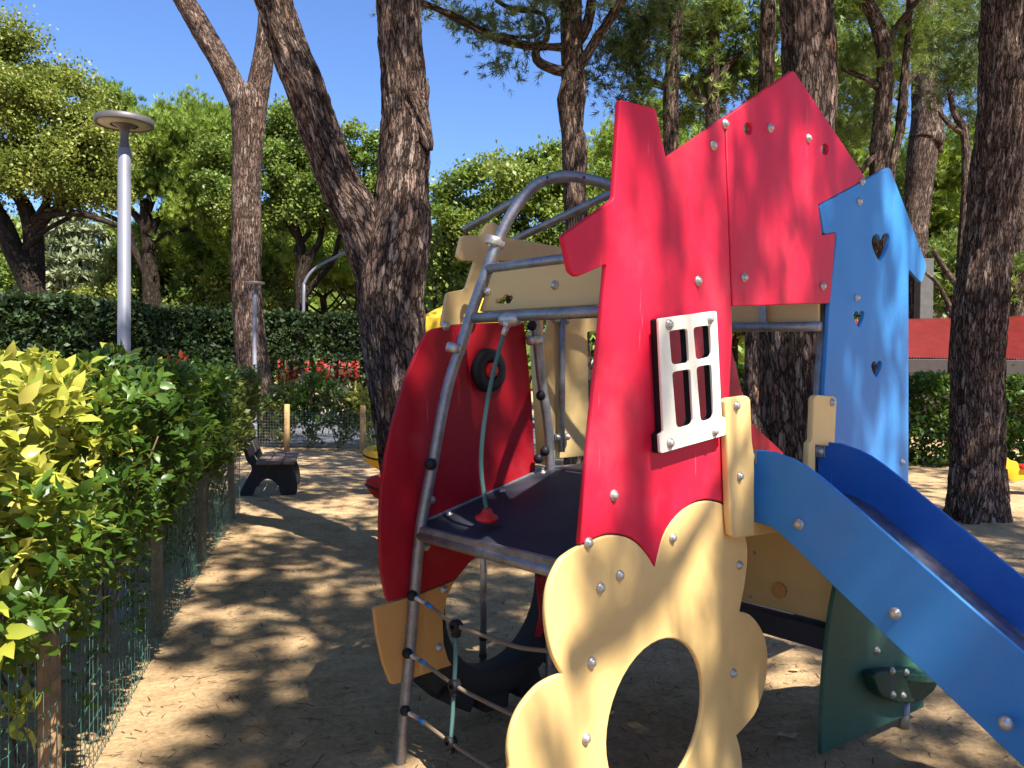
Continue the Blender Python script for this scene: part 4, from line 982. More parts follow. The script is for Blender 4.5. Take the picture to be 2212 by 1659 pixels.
tree('pine_tree', 'massive straight pine at the right edge with flared roots on the sand', 'pine tree',
     [[(2112, 1150, 8.8, 82), (2111, 1118, 8.8, 66), (2110, 1050, 8.8, 57), (2112, 950, 8.8, 53), (2111, 800, 8.8, 53), (2118, 650, 8.8, 55), (2131, 550, 8.8, 50), (2144, 450, 8.8, 47), (2155, 350, 8.8, 47), (2164, 250, 8.8, 48), (2172, 120, 8.8, 48), (2180, 0, 8.8, 50), (2186, -100, 8.8, 46), (2200, -500, 8.8, 36)],
      [(2085, 1010, 8.78, 30), (2068, 1090, 8.7, 22), (2056, 1128, 8.65, 14)], [(2135, 1020, 8.78, 32), (2155, 1095, 8.75, 24), (2168, 1132, 8.7, 14)], [(2110, 1000, 8.75, 36), (2100, 1090, 8.55, 26), (2094, 1140, 8.45, 14)]],
     [(5.6, 9.2, 9.3, 2.6, 2.6, 0.9), (8.2, 5.8, 9.3, 2.0, 2.0, .6), (8.6, 9.0, 9.3, 2, 2, .6), (7.4, 3.4, 9.3, 1.6, 1.6, .6), (10.5, 8, 9.6, 2, 2, .7)], 'tuft9w', 5600, 0.24, M['pineA'], M['bark'], (b9.x, b9.y, 0), 0.5, 72, 0.04, 0.03, 0.020, seed=12)  # crown spread wider overhead, added to shade the sand on the right
b10 = Vector((P(2205, 800, 23).x, 23, 0))
tree('pine_tree', 'pine trunk cut off by the right picture edge behind the massive pine', 'pine tree',
     [[W((b10.x, 23, -.1), .28), (2198, 700, 23, 20), (2205, 500, 23, 19), (2212, 300, 23, 18), (2216, 100, 23, 18), (2220, -60, 23, 16)]], [(14.5, 23, 14.5, 2, 2, 0.8)], 'tuft9', 400, 0.26, M['pineA'], M['barkfar'], (b10.x, b10.y, 0), 0.4, 28, 0.1, 0.02, 0.01, seed=13)
b11 = G(2085, 975)
tree('pine_tree', 'crooked thin pine seen between the two large right-hand trunks', 'pine tree',
     [[(2060, 975, 16, 16), (2062, 800, 16, 14), (2076, 620, 16, 13), (2084, 480, 16, 11), (2088, 400, 16, 10), (2086, 310, 16, 9), (2078, 270, 16, 9), (2062, 245, 16, 7), (2050, 190, 16, 5)],
      [(2086, 400, 16, 8), (2108, 370, 16, 7), (2120, 330, 16, 6)], [(2080, 290, 16, 6), (2045, 262, 16, 5), (2030, 240, 16, 4)], [(2070, 620, 16, 7), (2040, 580, 16, 6), (2015, 540, 16, 5)], [(2068, 700, 16, 7), (2030, 620, 16, 5), (2000, 590, 16, 4)]],
     [pb(2075, 190, 16.3, 45, 40, .8), pb(2110, 230, 16.3, 35, 35, .6), pb(2050, 120, 16.5, 60, 50, .9), pb(2060, 60, 16.5, 80, 50, .9)], 'tuft12', 1300, 0.2, M['pineD'], M['barkfar'], (b11.x, b11.y, 0), 0.3, 24, 0.1, 0.015, 0.006, seed=14)

# --- the dark mass of needles behind the tower roof: pines standing behind
def bgpine(u, v0, Y, topv, tr, blobs, label, n, mt='pineA', seed=1, size=0.24, sub=0.4, group=None, kind='tuft9w', stems=(), flat=0.6, bark='barkfar'):
    b = G(u, v0) if v0 else Vector((P(u, 800, Y).x, Y, 0))
    L = [[W((b.x, b.y, -0.1), tr * 1.2), W(Vector((b.x, b.y, 0)).lerp(P(u, topv, Y), 0.5), tr), W(P(u, topv, Y), tr * 0.8)]]
    for s in stems: L.append([(q[0], q[1], Y, q[2]) for q in s])
    return tree('pine_tree', label, 'pine tree', L, [pb(*q) for q in blobs], kind, n, size, M[mt], M[bark], (b.x, b.y, 0), sub, 16, 0.25, 0.02, 0.0, group, seed=seed, flat=flat)
bgpine(1540, 0, 17, 60, .16, [(1500, 40, 17, 90, 60, 1), (1580, 90, 17, 90, 60, 1), (1500, 140, 17.5, 70, 50, .9), (1640, 40, 17, 70, 60, 1), (1600, 190, 17.5, 70, 45, .9), (1500, 220, 18, 60, 45, .8), (1655, 140, 17.5, 50, 60, .8)],
       'dense dark pine filling the gap above the gable, left of the thick pine', 4200, 'pineA', 21, 0.22,
       stems=[[(1540, 200, 8), (1580, 130, 6), (1640, 90, 4)], [(1540, 260, 8), (1500, 190, 6), (1450, 170, 4)], [(1540, 130, 8), (1490, 70, 5), (1440, 60, 3)]])
bgpine(1800, 0, 19, 120, .15, [(1810, 60, 19, 60, 80, 1), (1830, 190, 19, 50, 70, 1), (1820, 320, 20, 40, 45, .9), (1880, 20, 19, 60, 50, 1), (1940, 130, 19.5, 50, 70, 1), (1780, 0, 19, 70, 40, 1)],
       'dark pine crown between the roof peak trunk and the split-trunk pine', 3400, 'pineA', 22, 0.24,
       stems=[[(1800, 300, 7), (1850, 240, 5), (1900, 210, 3)], [(1800, 200, 7), (1850, 120, 5), (1890, 100, 3)]])
bgpine(1330, 0, 24, 420, .15, [(1320, 300, 24, 55, 40, 1.2), (1300, 360, 24, 40, 30, 1), (1420, 250, 24, 40, 40, 1), (1385, 300, 24, 45, 60, 1)],
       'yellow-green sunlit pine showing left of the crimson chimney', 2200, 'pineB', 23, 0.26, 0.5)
bgpine(2000, 0, 26, 480, .2, [(1960, 370, 26, 50, 55, 1.5), (2055, 370, 26, 55, 65, 1.6), (2100, 330, 26, 50, 40, 1.3), (2050, 460, 26, 60, 45, 1.5), (2200, 330, 27, 40, 60, 1.3), (2210, 440, 27, 40, 60, 1.3)],
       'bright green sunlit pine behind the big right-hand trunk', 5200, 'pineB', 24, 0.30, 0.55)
bgpine(2060, 0, 23, 640, .14, [(2020, 560, 23, 50, 40, 1.2), (2060, 640, 23, 60, 45, 1.2), (2140, 580, 24, 60, 60, 1.2), (1940, 420, 24, 25, 50, 1), (2210, 560, 24, 40, 70, 1.2)],
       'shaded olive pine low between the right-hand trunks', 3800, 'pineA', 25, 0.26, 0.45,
       stems=[[(2060, 600, 6), (2030, 560, 4), (2000, 520, 3)], [(2060, 640, 6), (2090, 600, 4), (2110, 570, 3)]])

# --- left background
t12 = P(70, 640, 25)
oakL = [[(100, 700, 25, 26), (60, 600, 25, 24), (30, 540, 25, 22), (5, 480, 25, 18), (-30, 420, 25, 13)], [(72, 700, 25.3, 26), (72, 560, 25.3, 22), (70, 500, 25.3, 20), (45, 430, 25.3, 14), (0, 400, 25.3, 9)],
        [(72, 510, 25.3, 12), (110, 460, 25, 9), (160, 430, 25, 6), (220, 400, 25, 4)], [(75, 480, 25.2, 12), (100, 440, 25, 8), (110, 380, 25, 5)], [(85, 470, 25, 8), (160, 460, 24.6, 7), (240, 482, 24.4, 6), (255, 490, 24.4, 4)], [(40, 550, 25, 8), (95, 500, 25, 6), (150, 470, 25, 4)], [(20, 520, 25, 8), (-5, 440, 25, 7), (-20, 380, 25, 5)]]
tree('broadleaf_tree', 'large olive-leaved tree at the far left with several dark stems', 'tree', oakL,
     [pb(10, 130, 25, 60, 70), pb(30, 250, 24.5, 110, 100), pb(130, 260, 25, 90, 80), pb(90, 370, 24.5, 130, 60), pb(190, 330, 25, 80, 90), pb(190, 420, 25.3, 70, 45), pb(-20, 380, 25, 80, 70), pb(80, 170, 25.5, 28, 40), pb(135, 170, 25.5, 18, 40), pb(190, 190, 25.5, 22, 22), pb(225, 260, 25.3, 40, 35), pb(10, 60, 25, 26, 26), pb(60, 90, 25, 18, 24)],
     'leaf4', 95000, 0.105, M['oak'], M['barkoak'], (t12.x, 25, 0), 0.45, 18, 0.15, 0.02, seed=31, widen=1.4, flat=0.8)
t13 = P(325, 650, 32)
tree('umbrella_pine', 'bright green umbrella pine with a domed crown behind the nearest lamp post', 'pine tree',
     [[(330, 760, 32, 22), (328, 650, 32, 20), (322, 560, 32, 15), (318, 500, 32, 14), (312, 430, 32, 10)], [(320, 500, 32, 10), (280, 450, 32, 7), (230, 400, 32, 4)], [(320, 520, 32, 9), (360, 440, 32, 7), (430, 400, 32, 4)], [(322, 600, 32, 10), (290, 540, 32, 7), (275, 490, 32, 6), (220, 460, 32, 4)], [(324, 520, 32, 8), (380, 500, 32, 5), (440, 490, 32, 3)], [(318, 470, 32, 7), (340, 400, 32, 5), (345, 350, 32, 3)]],
     [pb(300, 270, 32, 95, 62), pb(400, 290, 32, 90, 60), pb(470, 320, 32, 60, 62), pb(250, 320, 32, 60, 80), pb(350, 350, 32, 130, 60), pb(440, 390, 32, 80, 55), pb(240, 400, 32, 45, 40), pb(290, 410, 32, 60, 40), pb(420, 450, 31.6, 60, 25), pb(490, 440, 31.6, 50, 35)],
     'tuft9w', 36000, 0.26, M['pineB'], M['barkoak'], (t13.x, 32, 0), 0.5, 16, 0.2, 0.02, seed=32, up=1.6, flat=0.9, shell=0.7)
cb = P(160, 620, 42)
cedL = [[W((cb.x, 42, 0), .4), W((cb.x, 42, 4), .3), W((cb.x + .3, 42, 8.8), .1)]]
def cedar_extra(pos, rn):
    z = pos[:, 2]; lay = np.round(z / 0.75) * 0.75; pos = pos.copy(); pos[:, 2] = lay + (z - lay) * 0.22 - 0.10 * np.hypot(pos[:, 0] - cb.x, pos[:, 1] - 42) * 0.6
    return pos, rn
tree('cedar_tree', 'pale grey-green cedar with flat layered branches beyond the dark hedge', 'tree', cedL,
     [pb(160, 600, 42, 140, 60), pb(150, 520, 42, 100, 50), pb(20, 590, 42, 80, 50), pb(230, 560, 42, 60, 70)], 'leaf4', 15000, 0.42, M['cedar'], M['barkoak'], (cb.x, 42, 0), 0.6, 14, 0.3, 0.02, seed=33, extra=cedar_extra, widen=0.7)
t15 = P(650, 800, 30.5)
tree('broadleaf_tree', 'green leafy tree with twisting dark stems between the slim pine and the forked pine', 'tree',
     [[(650, 760, 30.5, 16), (652, 660, 30.5, 14), (648, 610, 30.5, 13), (655, 560, 30.5, 10), (645, 510, 30.5, 8), (625, 450, 30.5, 6), (600, 400, 30.5, 4)], [(652, 620, 30.5, 10), (668, 560, 30.5, 8), (690, 520, 30.5, 7), (700, 460, 30.5, 5), (710, 410, 30.5, 3)], [(655, 570, 30.5, 8), (640, 540, 30.5, 7), (668, 500, 30.5, 6), (672, 440, 30.5, 4)], [(655, 640, 30.5, 9), (690, 600, 30.5, 7), (720, 560, 30.5, 6), (735, 500, 30.5, 4)], [(645, 520, 30.5, 5), (615, 480, 30.5, 4), (590, 460, 30.5, 3)]],
     [pb(620, 300, 30.5, 60, 60), pb(680, 380, 30.5, 70, 60), pb(600, 380, 30.5, 50, 70), pb(720, 440, 30.5, 50, 50), pb(640, 440, 30.5, 70, 40), pb(610, 240, 30.5, 40, 26), pb(700, 300, 30.5, 30, 45), pb(590, 470, 30.5, 30, 30), pb(470, 420, 30, 50, 50), pb(480, 340, 30.3, 34, 40)],
     'leaf4', 65000, 0.125, M['broad'], M['barkoak'], (t15.x, 30.5, 0), 0.4, 14, 0.15, 0.02, seed=34, widen=1.4, flat=0.8)
t16 = P(785, 800, 29)
tree('broadleaf_tree', 'light green young tree seen through the fork of the big pine', 'tree',
     [[W((t16.x, 29, 0), .12), (782, 500, 29, 6), (785, 400, 29, 4), (790, 310, 29, 2)]], [pb(785, 300, 29, 36, 32), pb(795, 370, 29, 45, 45), pb(770, 430, 29, 60, 45), pb(760, 330, 29, 20, 26), pb(800, 460, 29, 60, 45)],
     'leaf4', 12000, 0.13, M['broad'], M['barkoak'], (t16.x, 29, 0), 0.32, 10, 0.2, 0.01, seed=35, widen=1.4)
t17 = P(1110, 800, 22)
tree('broadleaf_tree', 'round bushy green tree behind the metal arch', 'tree',
     [[W((t17.x, 22, 0), .22), (1105, 650, 22, 12), (1100, 560, 22, 9), (1080, 470, 22, 5)], [(1105, 640, 22, 8), (1150, 540, 22, 6), (1190, 450, 22, 4)], [(1102, 620, 22, 7), (1040, 540, 22, 5), (1000, 480, 22, 3)], [W((t17.x - 1.9, 22.2, 0.2), .1), (940, 650, 22.2, 5), (960, 560, 22.2, 4), (950, 440, 22.2, 2)]],
     [pb(1010, 440, 22, 70, 60), pb(1090, 400, 22, 80, 55), pb(1170, 390, 22, 80, 60), pb(1250, 400, 22, 50, 60), pb(1300, 430, 22, 40, 60), pb(1010, 520, 22, 70, 50), pb(1110, 480, 21.6, 110, 60), pb(1220, 480, 22, 70, 60), pb(1180, 350, 22, 40, 26), pb(1130, 560, 22, 90, 40), pb(975, 600, 22.5, 50, 55), pb(940, 560, 22.8, 22, 80)],
     'leaf4', 56000, 0.115, M['broad'], M['barkoak'], (t17.x, 22, 0), 0.32, 14, 0.15, 0.02, seed=36, widen=1.4, flat=0.8)
bgpine(950, 0, 26, 640, .15, [(945, 600, 26, 40, 70, 1.2), (990, 650, 26, 60, 50, 1.2), (930, 700, 26, 50, 50, 1.2)], 'dark bushy conifer above the yellow canopy', 2600, 'hedgedark', 41, 0.3, 0.5)

# --- middle-distance pines beyond the far hedge (copies of three trees)
def proto(kind, seed):
    rng = np.random.default_rng(seed)
    if kind == 'pine':
        L = [[W((0, 0, -0.1), .22), W((.15, 0, 2.5), .17), W((-.1, 0, 4.6), .13)]] + pine_branches((0, 0), 2.3, 5.0, 6.0, 7, 0.07, rng, 4.6)
        bl = [(0, 0, 6.4, 2.4, 2.4, 1.0), (1.4, .3, 5.9, 1.5, 1.4, .7), (-1.5, -.2, 5.9, 1.5, 1.4, .7), (0.1, -1.3, 5.6, 1.7, 1.2, .7), (-.4, 0, 7.1, 1.4, 1.4, .5)]
        return L, bl, 'tuft9w', 3000, 0.38, 'pineB', 'barkfar', 1.2
    if kind == 'conifer':
        L = [[W((0, 0, -0.1), .16), W((0, 0, 3), .12), W((0, 0, 6.6), .03)]]
        bl = [(0, 0, 1.6 + .9 * i, 1.9 - .26 * i, 1.9 - .26 * i, .75) for i in range(6)]
        return L, bl, 'leaf4', 17000, 0.18, 'broad', 'barkoak', 0.4
    L = [[W((0, 0, -0.1), .18), W((.1, 0, 1.6), .15), W((0, .1, 3.4), .1)]] + pine_branches((0, 0), 1.8, 3.6, 4.8, 6, 0.06, rng, 3.0)
    bl = [(0, 0, 4.4, 2.0, 2.0, 1.4), (1.1, 0, 3.6, 1.3, 1.3, 1.0), (-1.2, .2, 3.7, 1.3, 1.3, 1.0), (0, -.6, 5.3, 1.2, 1.2, .9)]
    return L, bl, 'leaf4', 19000, 0.16, 'oak', 'barkoak', 0.4
def build_proto(kind, seed, label, cat, name, group):
    L, bl, kd, n, size, lm, bk_, up_b = proto(kind, seed)
    return tree(name, label, cat, L, bl, kd, n, size, M[lm], M[bk_], (0, 0, 0), 0.45, 12, 0.3, 0.02, 0, group, seed=seed, up=up_b, widen=1.3)
def dup(root, loc, rz, sc, label=None):
    r = root.copy(); COL.objects.link(r); r.location = loc; r.rotation_euler = (0, 0, rz); r.scale = (sc, sc, sc)
    if label: r['label'] = label
    for c in root.children:
        d = c.copy(); COL.objects.link(d); d.parent = r
    return r
GRP = 'trees standing beyond the tall hedge'
pp = build_proto('pine', 51, 'bushy sunlit pine beyond the tall hedge, one of several alike', 'pine tree', 'pine_tree', GRP)
cp_ = build_proto('conifer', 52, 'tapering green conifer beyond the tall hedge, one of several alike', 'tree', 'conifer_tree', GRP)
op = build_proto('oak', 53, 'low round olive-green tree beyond the tall hedge, one of several alike', 'tree', 'broadleaf_tree', GRP)
spots = [('p', 395, 37, 1.05, 0.3, 'sunlit pine just left of the slim forked pine, far beyond the dark hedge'),
         ('p', 470, 34, 0.95, 1.9, 'small bright pine touching the left edge of the slim forked pine'),
         ('c', 440, 33, 0.95, 0, 'dark green conifer half behind the slim forked pine on its left'),
         ('p', 585, 38, 1.1, 2.6, 'sunlit pine just right of the slim forked pine, beyond the hedge'),
         ('p', 700, 36, 1.0, 0.9, 'yellow-green pine behind the twisting stems and the curved road light'),
         ('o', 300, 36, 1.0, 0, 'low olive tree behind the trunk of the bright umbrella pine'),
         ('p', 770, 34, 0.95, 4, 'sunlit pine left of the big forked pine, above the white shelter'),
         ('c', 495, 40, 1.15, 2, 'farther tapering conifer hidden mostly behind the slim forked pine'),
         ('o', 240, 33, 0.8, 2, 'little round olive tree behind the near lamp post, above the dark hedge'),
         ('o', 540, 33, 0.9, 3, 'olive tree seen through the slim forked pine at hedge height'),
         ('p', 640, 46, 1.3, 5, 'distant pine filling the gap under the leafy tree with twisting stems'),
         ('p', 860, 40, 1.1, 3.1, 'pine mostly hidden behind the big forked pine trunk'),
         ('c', 985, 33, 0.9, 1, 'tapering conifer above the yellow canopy'),
         ('o', 1060, 30, 1.1, 4, 'olive tree below the metal arch, behind the cream house-shaped panel'),
         ('p', 1400, 30, 1.2, 1, 'pine behind the crimson chimney'),
         ('p', 1560, 32, 1.4, 2, 'pine behind the seam of the crimson roof'),
         ('o', 1590, 24, 0.9, 2, 'olive tree seen through the slide opening'),
         ('p', 1850, 30, 1.25, 5, 'pine behind the left corner of the blue tower'),
         ('o', 1900, 27, 1.0, 1, 'olive tree behind the heart cut-outs of the blue panel'),
         ('p', 2010, 36, 1.4, 2.2, 'sunlit pine right of the blue tower tip'),
         ('p', 2130, 34, 1.3, 0.5, 'sunlit pine behind the massive right-hand trunk'),
         ('o', 2070, 30, 1.0, 3, 'olive tree above the red roof, left of the massive trunk'),
         ('c', 2180, 32, 1.1, 1, 'conifer between the massive trunk and the right picture edge'),
         ('p', 120, 48, 1.25, 1, 'distant pine behind the pale cedar'),
         ('p', 10, 46, 1.2, 2, 'distant pine at the left edge beneath the olive-leaved tree'),
         ('c', -20, 34, 1.1, 3, 'conifer cut off by the left picture edge above the dark hedge'),
         ('o', 380, 46, 1.2, 1.5, 'distant olive tree right of the bright umbrella pine trunk'),
         ('p', 1730, 40, 1.7, 1, 'pine behind the thick reddish-barked trunk')]
first = {'p': pp, 'c': cp_, 'o': op}; used = set()
for k, u, Y, sc, rz, lb_ in spots:
    loc = (P(u, 800, Y).x, Y, 0)
    if k not in used:
        used.add(k); r = first[k]; r.location = loc; r.rotation_euler = (0, 0, rz); r.scale = (sc,) * 3; r['label'] = lb_
    else: dup(first[k], loc, rz, sc, lb_)
# far wood closing the view
n = 52000; rng = np.random.default_rng(61)
x = rng.uniform(-55, 60, n); h = 8.6 + 1.6 * np.sin(x * 0.21) + 1.0 * np.sin(x * 0.55 + 1) + 0.5 * np.sin(x * 1.7)
zz = h * rng.random(n) ** 0.8; yy = 62 + rng.uniform(-3, 3, n) + (h - zz) * -0.4
o = scatter('woodland', 'leaf4', np.stack([x, yy, zz], 1), 0.75, M['pineA'], None, 0.3, rng, widen=1.5, rnd=np.clip(0.5 + 0.3 * np.sin(x * 1.3) + rng.normal(size=n) * .15, 0, 1)); tag(o, 'distant green woodland behind the campsite', None, None, 'stuff')

# --- unseen pines added around the camera to cast dappled shade on the scene
def sun_gap(pos, rn):  # thins added crowns so sun lands on hedge, flower and house panels
    k = (pos[:, 2] - 1.5) / sdir.z; gx = pos[:, 0] - sdir.x * k; gy = pos[:, 1] - sdir.y * k
    keep = ~((gx > -3.4) & (gx < -0.75) & (gy > 1.2) & (gy < 3.45))
    k = (pos[:, 2] - 0.7) / sdir.z; gx = pos[:, 0] - sdir.x * k; gy = pos[:, 1] - sdir.y * k
    keep &= ~((gx > -0.5) & (gx < 0.22) & (gy > 1.7) & (gy < 2.75))
    k = (pos[:, 2] - 1.9) / sdir.z; gx = pos[:, 0] - sdir.x * k
    keep &= ~((np.abs(gx - 0.42) < .13) | (np.abs(gx - 1.05) < .17)) | (pos[:, 1] > -.2)
    return pos[keep], rn[keep]
def shade_pine(x, y, h, R_, n, label, seed, tx=0.0, ty=0.0, sub=0.42, nb=6):
    rng = np.random.default_rng(seed)
    L = [[W((x + tx, y + ty, -0.1), .28), W((x + tx, y + ty, h * .4), .22), W((x + tx * .85, y + ty * .85, h * .62), .19), W((x, y, h * .80), .15)]] + pine_branches((x, y), R_, h * .85, h * .97, nb, 0.05, rng, h * .78)
    bl = []
    for i in range(9):
        a = i * 2.4; rr = R_ * 0.72 * math.sqrt((i + .3) / 9)
        bl.append((x + math.cos(a) * rr, y + math.sin(a) * rr, h + rng.uniform(-.4, .5), R_ * .36, R_ * .36, 0.55))
    return tree('umbrella_pine', label, 'pine tree', L, bl, 'tuft12w', n, 0.25, M['pineA'], M['bark'], (x + tx, y + ty, 0), sub, 16, 0.2, 0.03, 0, None, seed=seed, density=1.0, extra=sun_gap)
SH = [(4.2, -2.4, 9.0, 3.0, 1900, 'umbrella pine whose shade dapples the crimson panels', 71), (2.4, -1.0, 9.8, 2.4, 2000, 'umbrella pine whose shade dapples the sandy path', 72, -1.0, 0.0, .42, 3), (7.6, 0.6, 10.0, 3.0, 2600, 'umbrella pine to the right of the slide, outside the picture', 74), (-4.6, -1.2, 10.5, 2.8, 1500, 'umbrella pine left behind the photographer', 75), (0.6, -7.5, 10.5, 3.4, 1900, 'umbrella pine straight behind the photographer', 76)]
for a in SH: shade_pine(*a)

# ================================================================== HEDGES
def near_hedge():
    # fence line on the sand
    FL = [Vector((-1.30, 1.6, 0)), Vector((-1.50, 2.75, 0)), Vector((-1.98, 4.68, 0)), Vector((-2.42, 6.55, 0)), Vector((-2.85, 8.6, 0)), Vector((-3.35, 10.2, 0))]
    def at(y):
        for a, b in zip(FL, FL[1:]):
            if y <= b.y or b is FL[-1]:
                t = (y - a.y) / (b.y - a.y); return a.lerp(b, t)
    def sample(y0, y1, n, rng, top=1.50, depth=1.0, zlo=0.10):
        y = rng.uniform(y0, y1, n); pts = []; rn = []
        for i in range(n):
            f = at(y[i]); face = rng.random()
            w = rng.random() ** 1.6 * depth; z = zlo + (top - zlo) * rng.random() ** 0.75
            if face > 0.62: z = top - rng.random() ** 1.7 * 0.35; w = rng.random() * depth
            bul = 0.12 * noise.noise(Vector((f.x * 2, y[i] * 2.2, z * 2.5))) + 0.09 * noise.noise(Vector((f.x * 5, y[i] * 5, z * 5)))
            over = 0.10 + 0.12 * min(1, max(0, (z - 0.75) / 0.3)) if z > 0.7 else -0.12
            zz_ = z + (0.10 * noise.noise(Vector((y[i] * 3, w * 3, 4))) + 0.06 * noise.noise(Vector((y[i] * 8, w * 8, 4)))) * (z / top)
            pts.append((f.x + over + bul - w, y[i], zz_)); rn.append(0.5 + 0.5 * noise.noise(Vector((f.x * 4, y[i] * 4, z * 4))) * 1.4)
        return np.array(pts), np.clip(np.array(rn) * 0.6 + 0.4 * rng.random(n), 0, 1)
    rng = np.random.default_rng(81)
    outd = np.array((0.55, -0.25, 0.45))
    def stems(parent, y0, y1, k, seed):
        r = random.Random(seed); m = Multi()
        for i in range(k):
            y = r.uniform(y0, y1); f = at(y); x = f.x - r.uniform(0.12, 0.8)
            p = Vector((x, y, -0.02)); pts = [(p, 0.008)]
            for j in range(4):
                p = p + Vector((r.uniform(-.10, .14), r.uniform(-.1, .1), r.uniform(.25, .38))); pts.append((p.copy(), 0.007 - j * .0013))
            m.add(tube_arrays(catmull(pts, 0.12), 6))
        m.build('stem', M['stem'], parent)
    def rosette(tips, per, spread=0.012, lean=0.9):
        n = len(tips); base = np.repeat(tips, per, 0); ax = outd[None] * 0.9 + rng.normal(size=(n, 3)) * 0.45; ax[:, 2] += 0.35
        ax = np.repeat(ax / np.linalg.norm(ax, axis=1, keepdims=True), per, 0); rad = rng.normal(size=base.shape); rad -= (rad * ax).sum(1, keepdims=True) * ax; rad /= np.linalg.norm(rad, axis=1, keepdims=True)
        k = np.tile(np.arange(per), n)[:, None] / per
        d = rad * lean * (1.1 - 0.6 * k) + ax * (0.25 + 0.9 * k)
        return base + ax * (k - 0.5) * 0.05 + rng.normal(size=base.shape) * spread, d / np.linalg.norm(d, axis=1, keepdims=True) * 2.2
    t1 = thing('variegated_shrub', 'yellow variegated hedge shrub glowing in the sun at the left edge', 'shrub', (at(2.6).x - .5, 2.6, 0))
    y = 1.7 + 3.3 * rng.beta(1.0, 1.9, 7600); P1 = []
    for i in range(len(y)):
        f = at(y[i]); w = rng.random() ** 1.2 * 1.3 + 0.02
        z = 1.51 - rng.random() ** 1.3 * max(0.12, 0.66 - 0.22 * max(0, y[i] - 2.4) + 0.35 * noise.noise(Vector((y[i] * 2.5, w * 2, 5)))) + 0.07 * noise.noise(Vector((y[i] * 4, w * 4, 2)))
        P1.append((f.x + 0.10 - w + 0.08 * noise.noise(Vector((y[i] * 4, z * 4, 9))), y[i], z))
    P1 = np.array(P1); keep = (P1[:, 0] < -1.02 - 0.22 * (P1[:, 1] - 1.7))
    P1 = P1[keep][::3]
    sh_ = rng.random(len(P1)) < .10; P1[sh_, 2] += .05
    pp_, dd_ = rosette(P1, 6)
    scatter('leaves', 'leaf', pp_, 0.068, M['vari'], t1, 0.5, rng, dirs=dd_, rnd=np.clip(np.repeat(rng.random(len(P1)), 6) * .6 + .4 * rng.random(len(pp_)), 0, 1), widen=1.05)
    # the drooping sprigs over the first post
    SPR = []
    for c, k, rr in ((P(115, 1255, 2.55), 26, .075), (P(60, 1340, 2.6), 10, .06), (P(20, 1380, 2.5), 12, .07), (P(70, 1500, 2.55), 7, .035), (P(20, 1560, 2.5), 9, .05)):
        scatter('sprig', 'leaf', np.array(c) + rng.normal(size=(k, 3)) * rr * .38, 0.075, M['vari'], t1, -0.1, rng, widen=1.25)
    stems(t1, 1.8, 3.6, 16, 1)
    t2 = thing('laurel_hedge', 'glossy green hedge behind the low wire fence', 'hedge', (at(4).x - .5, 4.0, 0))
    p, rn = sample(2.0, 6.4, 15000, rng); kk = ((p[:, 2] < 1.12 + .1 * np.sin(p[:, 1] * 9)) | (p[:, 1] > 2.6 + 0.9 * rng.random(len(p)))) & ((p[:, 2] > 0.72) | (rng.random(len(p)) < 0.35)); p2 = p[kk]; rn2 = rn[kk]
    p2 = p2[::2]; rn2 = rn2[::2]; pp_, dd_ = rosette(p2, 6)
    scatter('leaves', 'leaf', pp_, 0.052, M['hedge'], t2, 0.4, rng, dirs=dd_, rnd=np.clip(np.repeat(rn2, 6) + rng.normal(size=len(pp_)) * .12, 0, 1), widen=1.15)
    stems(t2, 2.2, 6.3, 34, 2)
    for q, k, sp in ((P(365, 785, 4.2), 6, .012), (P(318, 900, 3.9), 3, .008), (P(395, 775, 5.0), 4, .012)):
        scatter('red_shoot', 'leaf', np.array(q) + rng.normal(size=(k, 3)) * sp, 0.045, M['redleaf'], t2, 1.2, rng)
    t3 = thing('olive_hedge', 'small-leaved olive hedge beyond the glossy one, ending at the bench', 'hedge', (at(8).x - .5, 8.0, 0))
    p, rn = sample(5.9, 8.9, 21000, rng, top=1.46)
    scatter('leaves', 'leaf4', p, 0.048, M['hedge2'], t3, 0.4, rng, dirs=np.tile(outd, (len(p), 1)), rnd=rn, widen=1.3)
    stems(t3, 6.2, 10, 26, 3)
    # fence
    fb = at(4.5); ft = thing('wire_fence', 'low green wire fence on round wooden posts along the left hedge', 'fence', (fb.x, fb.y, 0))
    for i, y in enumerate((2.72, 4.68, 6.5, 8.3)):
        f = at(y); r_ = 0.032 if i else 0.036
        m = Multi(); m.add(tube_arrays([(Vector((f.x - .03, y, -.05)), r_), (Vector((f.x - .03, y, .3)), r_), (Vector((f.x - .035, y, .55)), r_ * .97), (Vector((f.x - .035, y, .725)), r_ * .93)], 18, 0.004, 9.0)); m.build('post', M['post'], ft)
    V = []; Fc = []
    def wire(a, b, r):
        d_ = (b - a).normalized(); s = d_.cross(Vector((0, 1, 0.3))).normalized() * r; u_ = d_.cross(s).normalized() * r; o_ = len(V)
        for q in (a, b): V.extend([q + s, q + u_, q - s, q - u_])
        for k in range(4): Fc.append((o_ + k, o_ + (k + 1) % 4, o_ + 4 + (k + 1) % 4, o_ + 4 + k))
    y = 1.75; i = 0; rr = random.Random(4)
    while y < 9:
        f = at(y); zt_ = 0.70 + 0.012 * math.sin(y * 3)
        wire(Vector((f.x + .012, y, 0.0)), Vector((f.x + .012 + rr.uniform(-.006, .006), y + rr.uniform(-.006, .006), zt_)), 0.0016); y += 0.062
    for j in range(9):
        z0 = 0.03 + 0.083 * j; y = 1.75; k = 0
        while y < 8.9:
            f, f2 = at(y), at(y + .025); s = 1 if k % 2 else -1
            wire(Vector((f.x + .012, y, z0 + .004 * s)), Vector((f2.x + .012, y + .025, z0 - .004 * s)), 0.0015); y += .025; k += 1
    npmesh('wire_mesh', V, Fc, M['wire'], ft)
near_hedge()

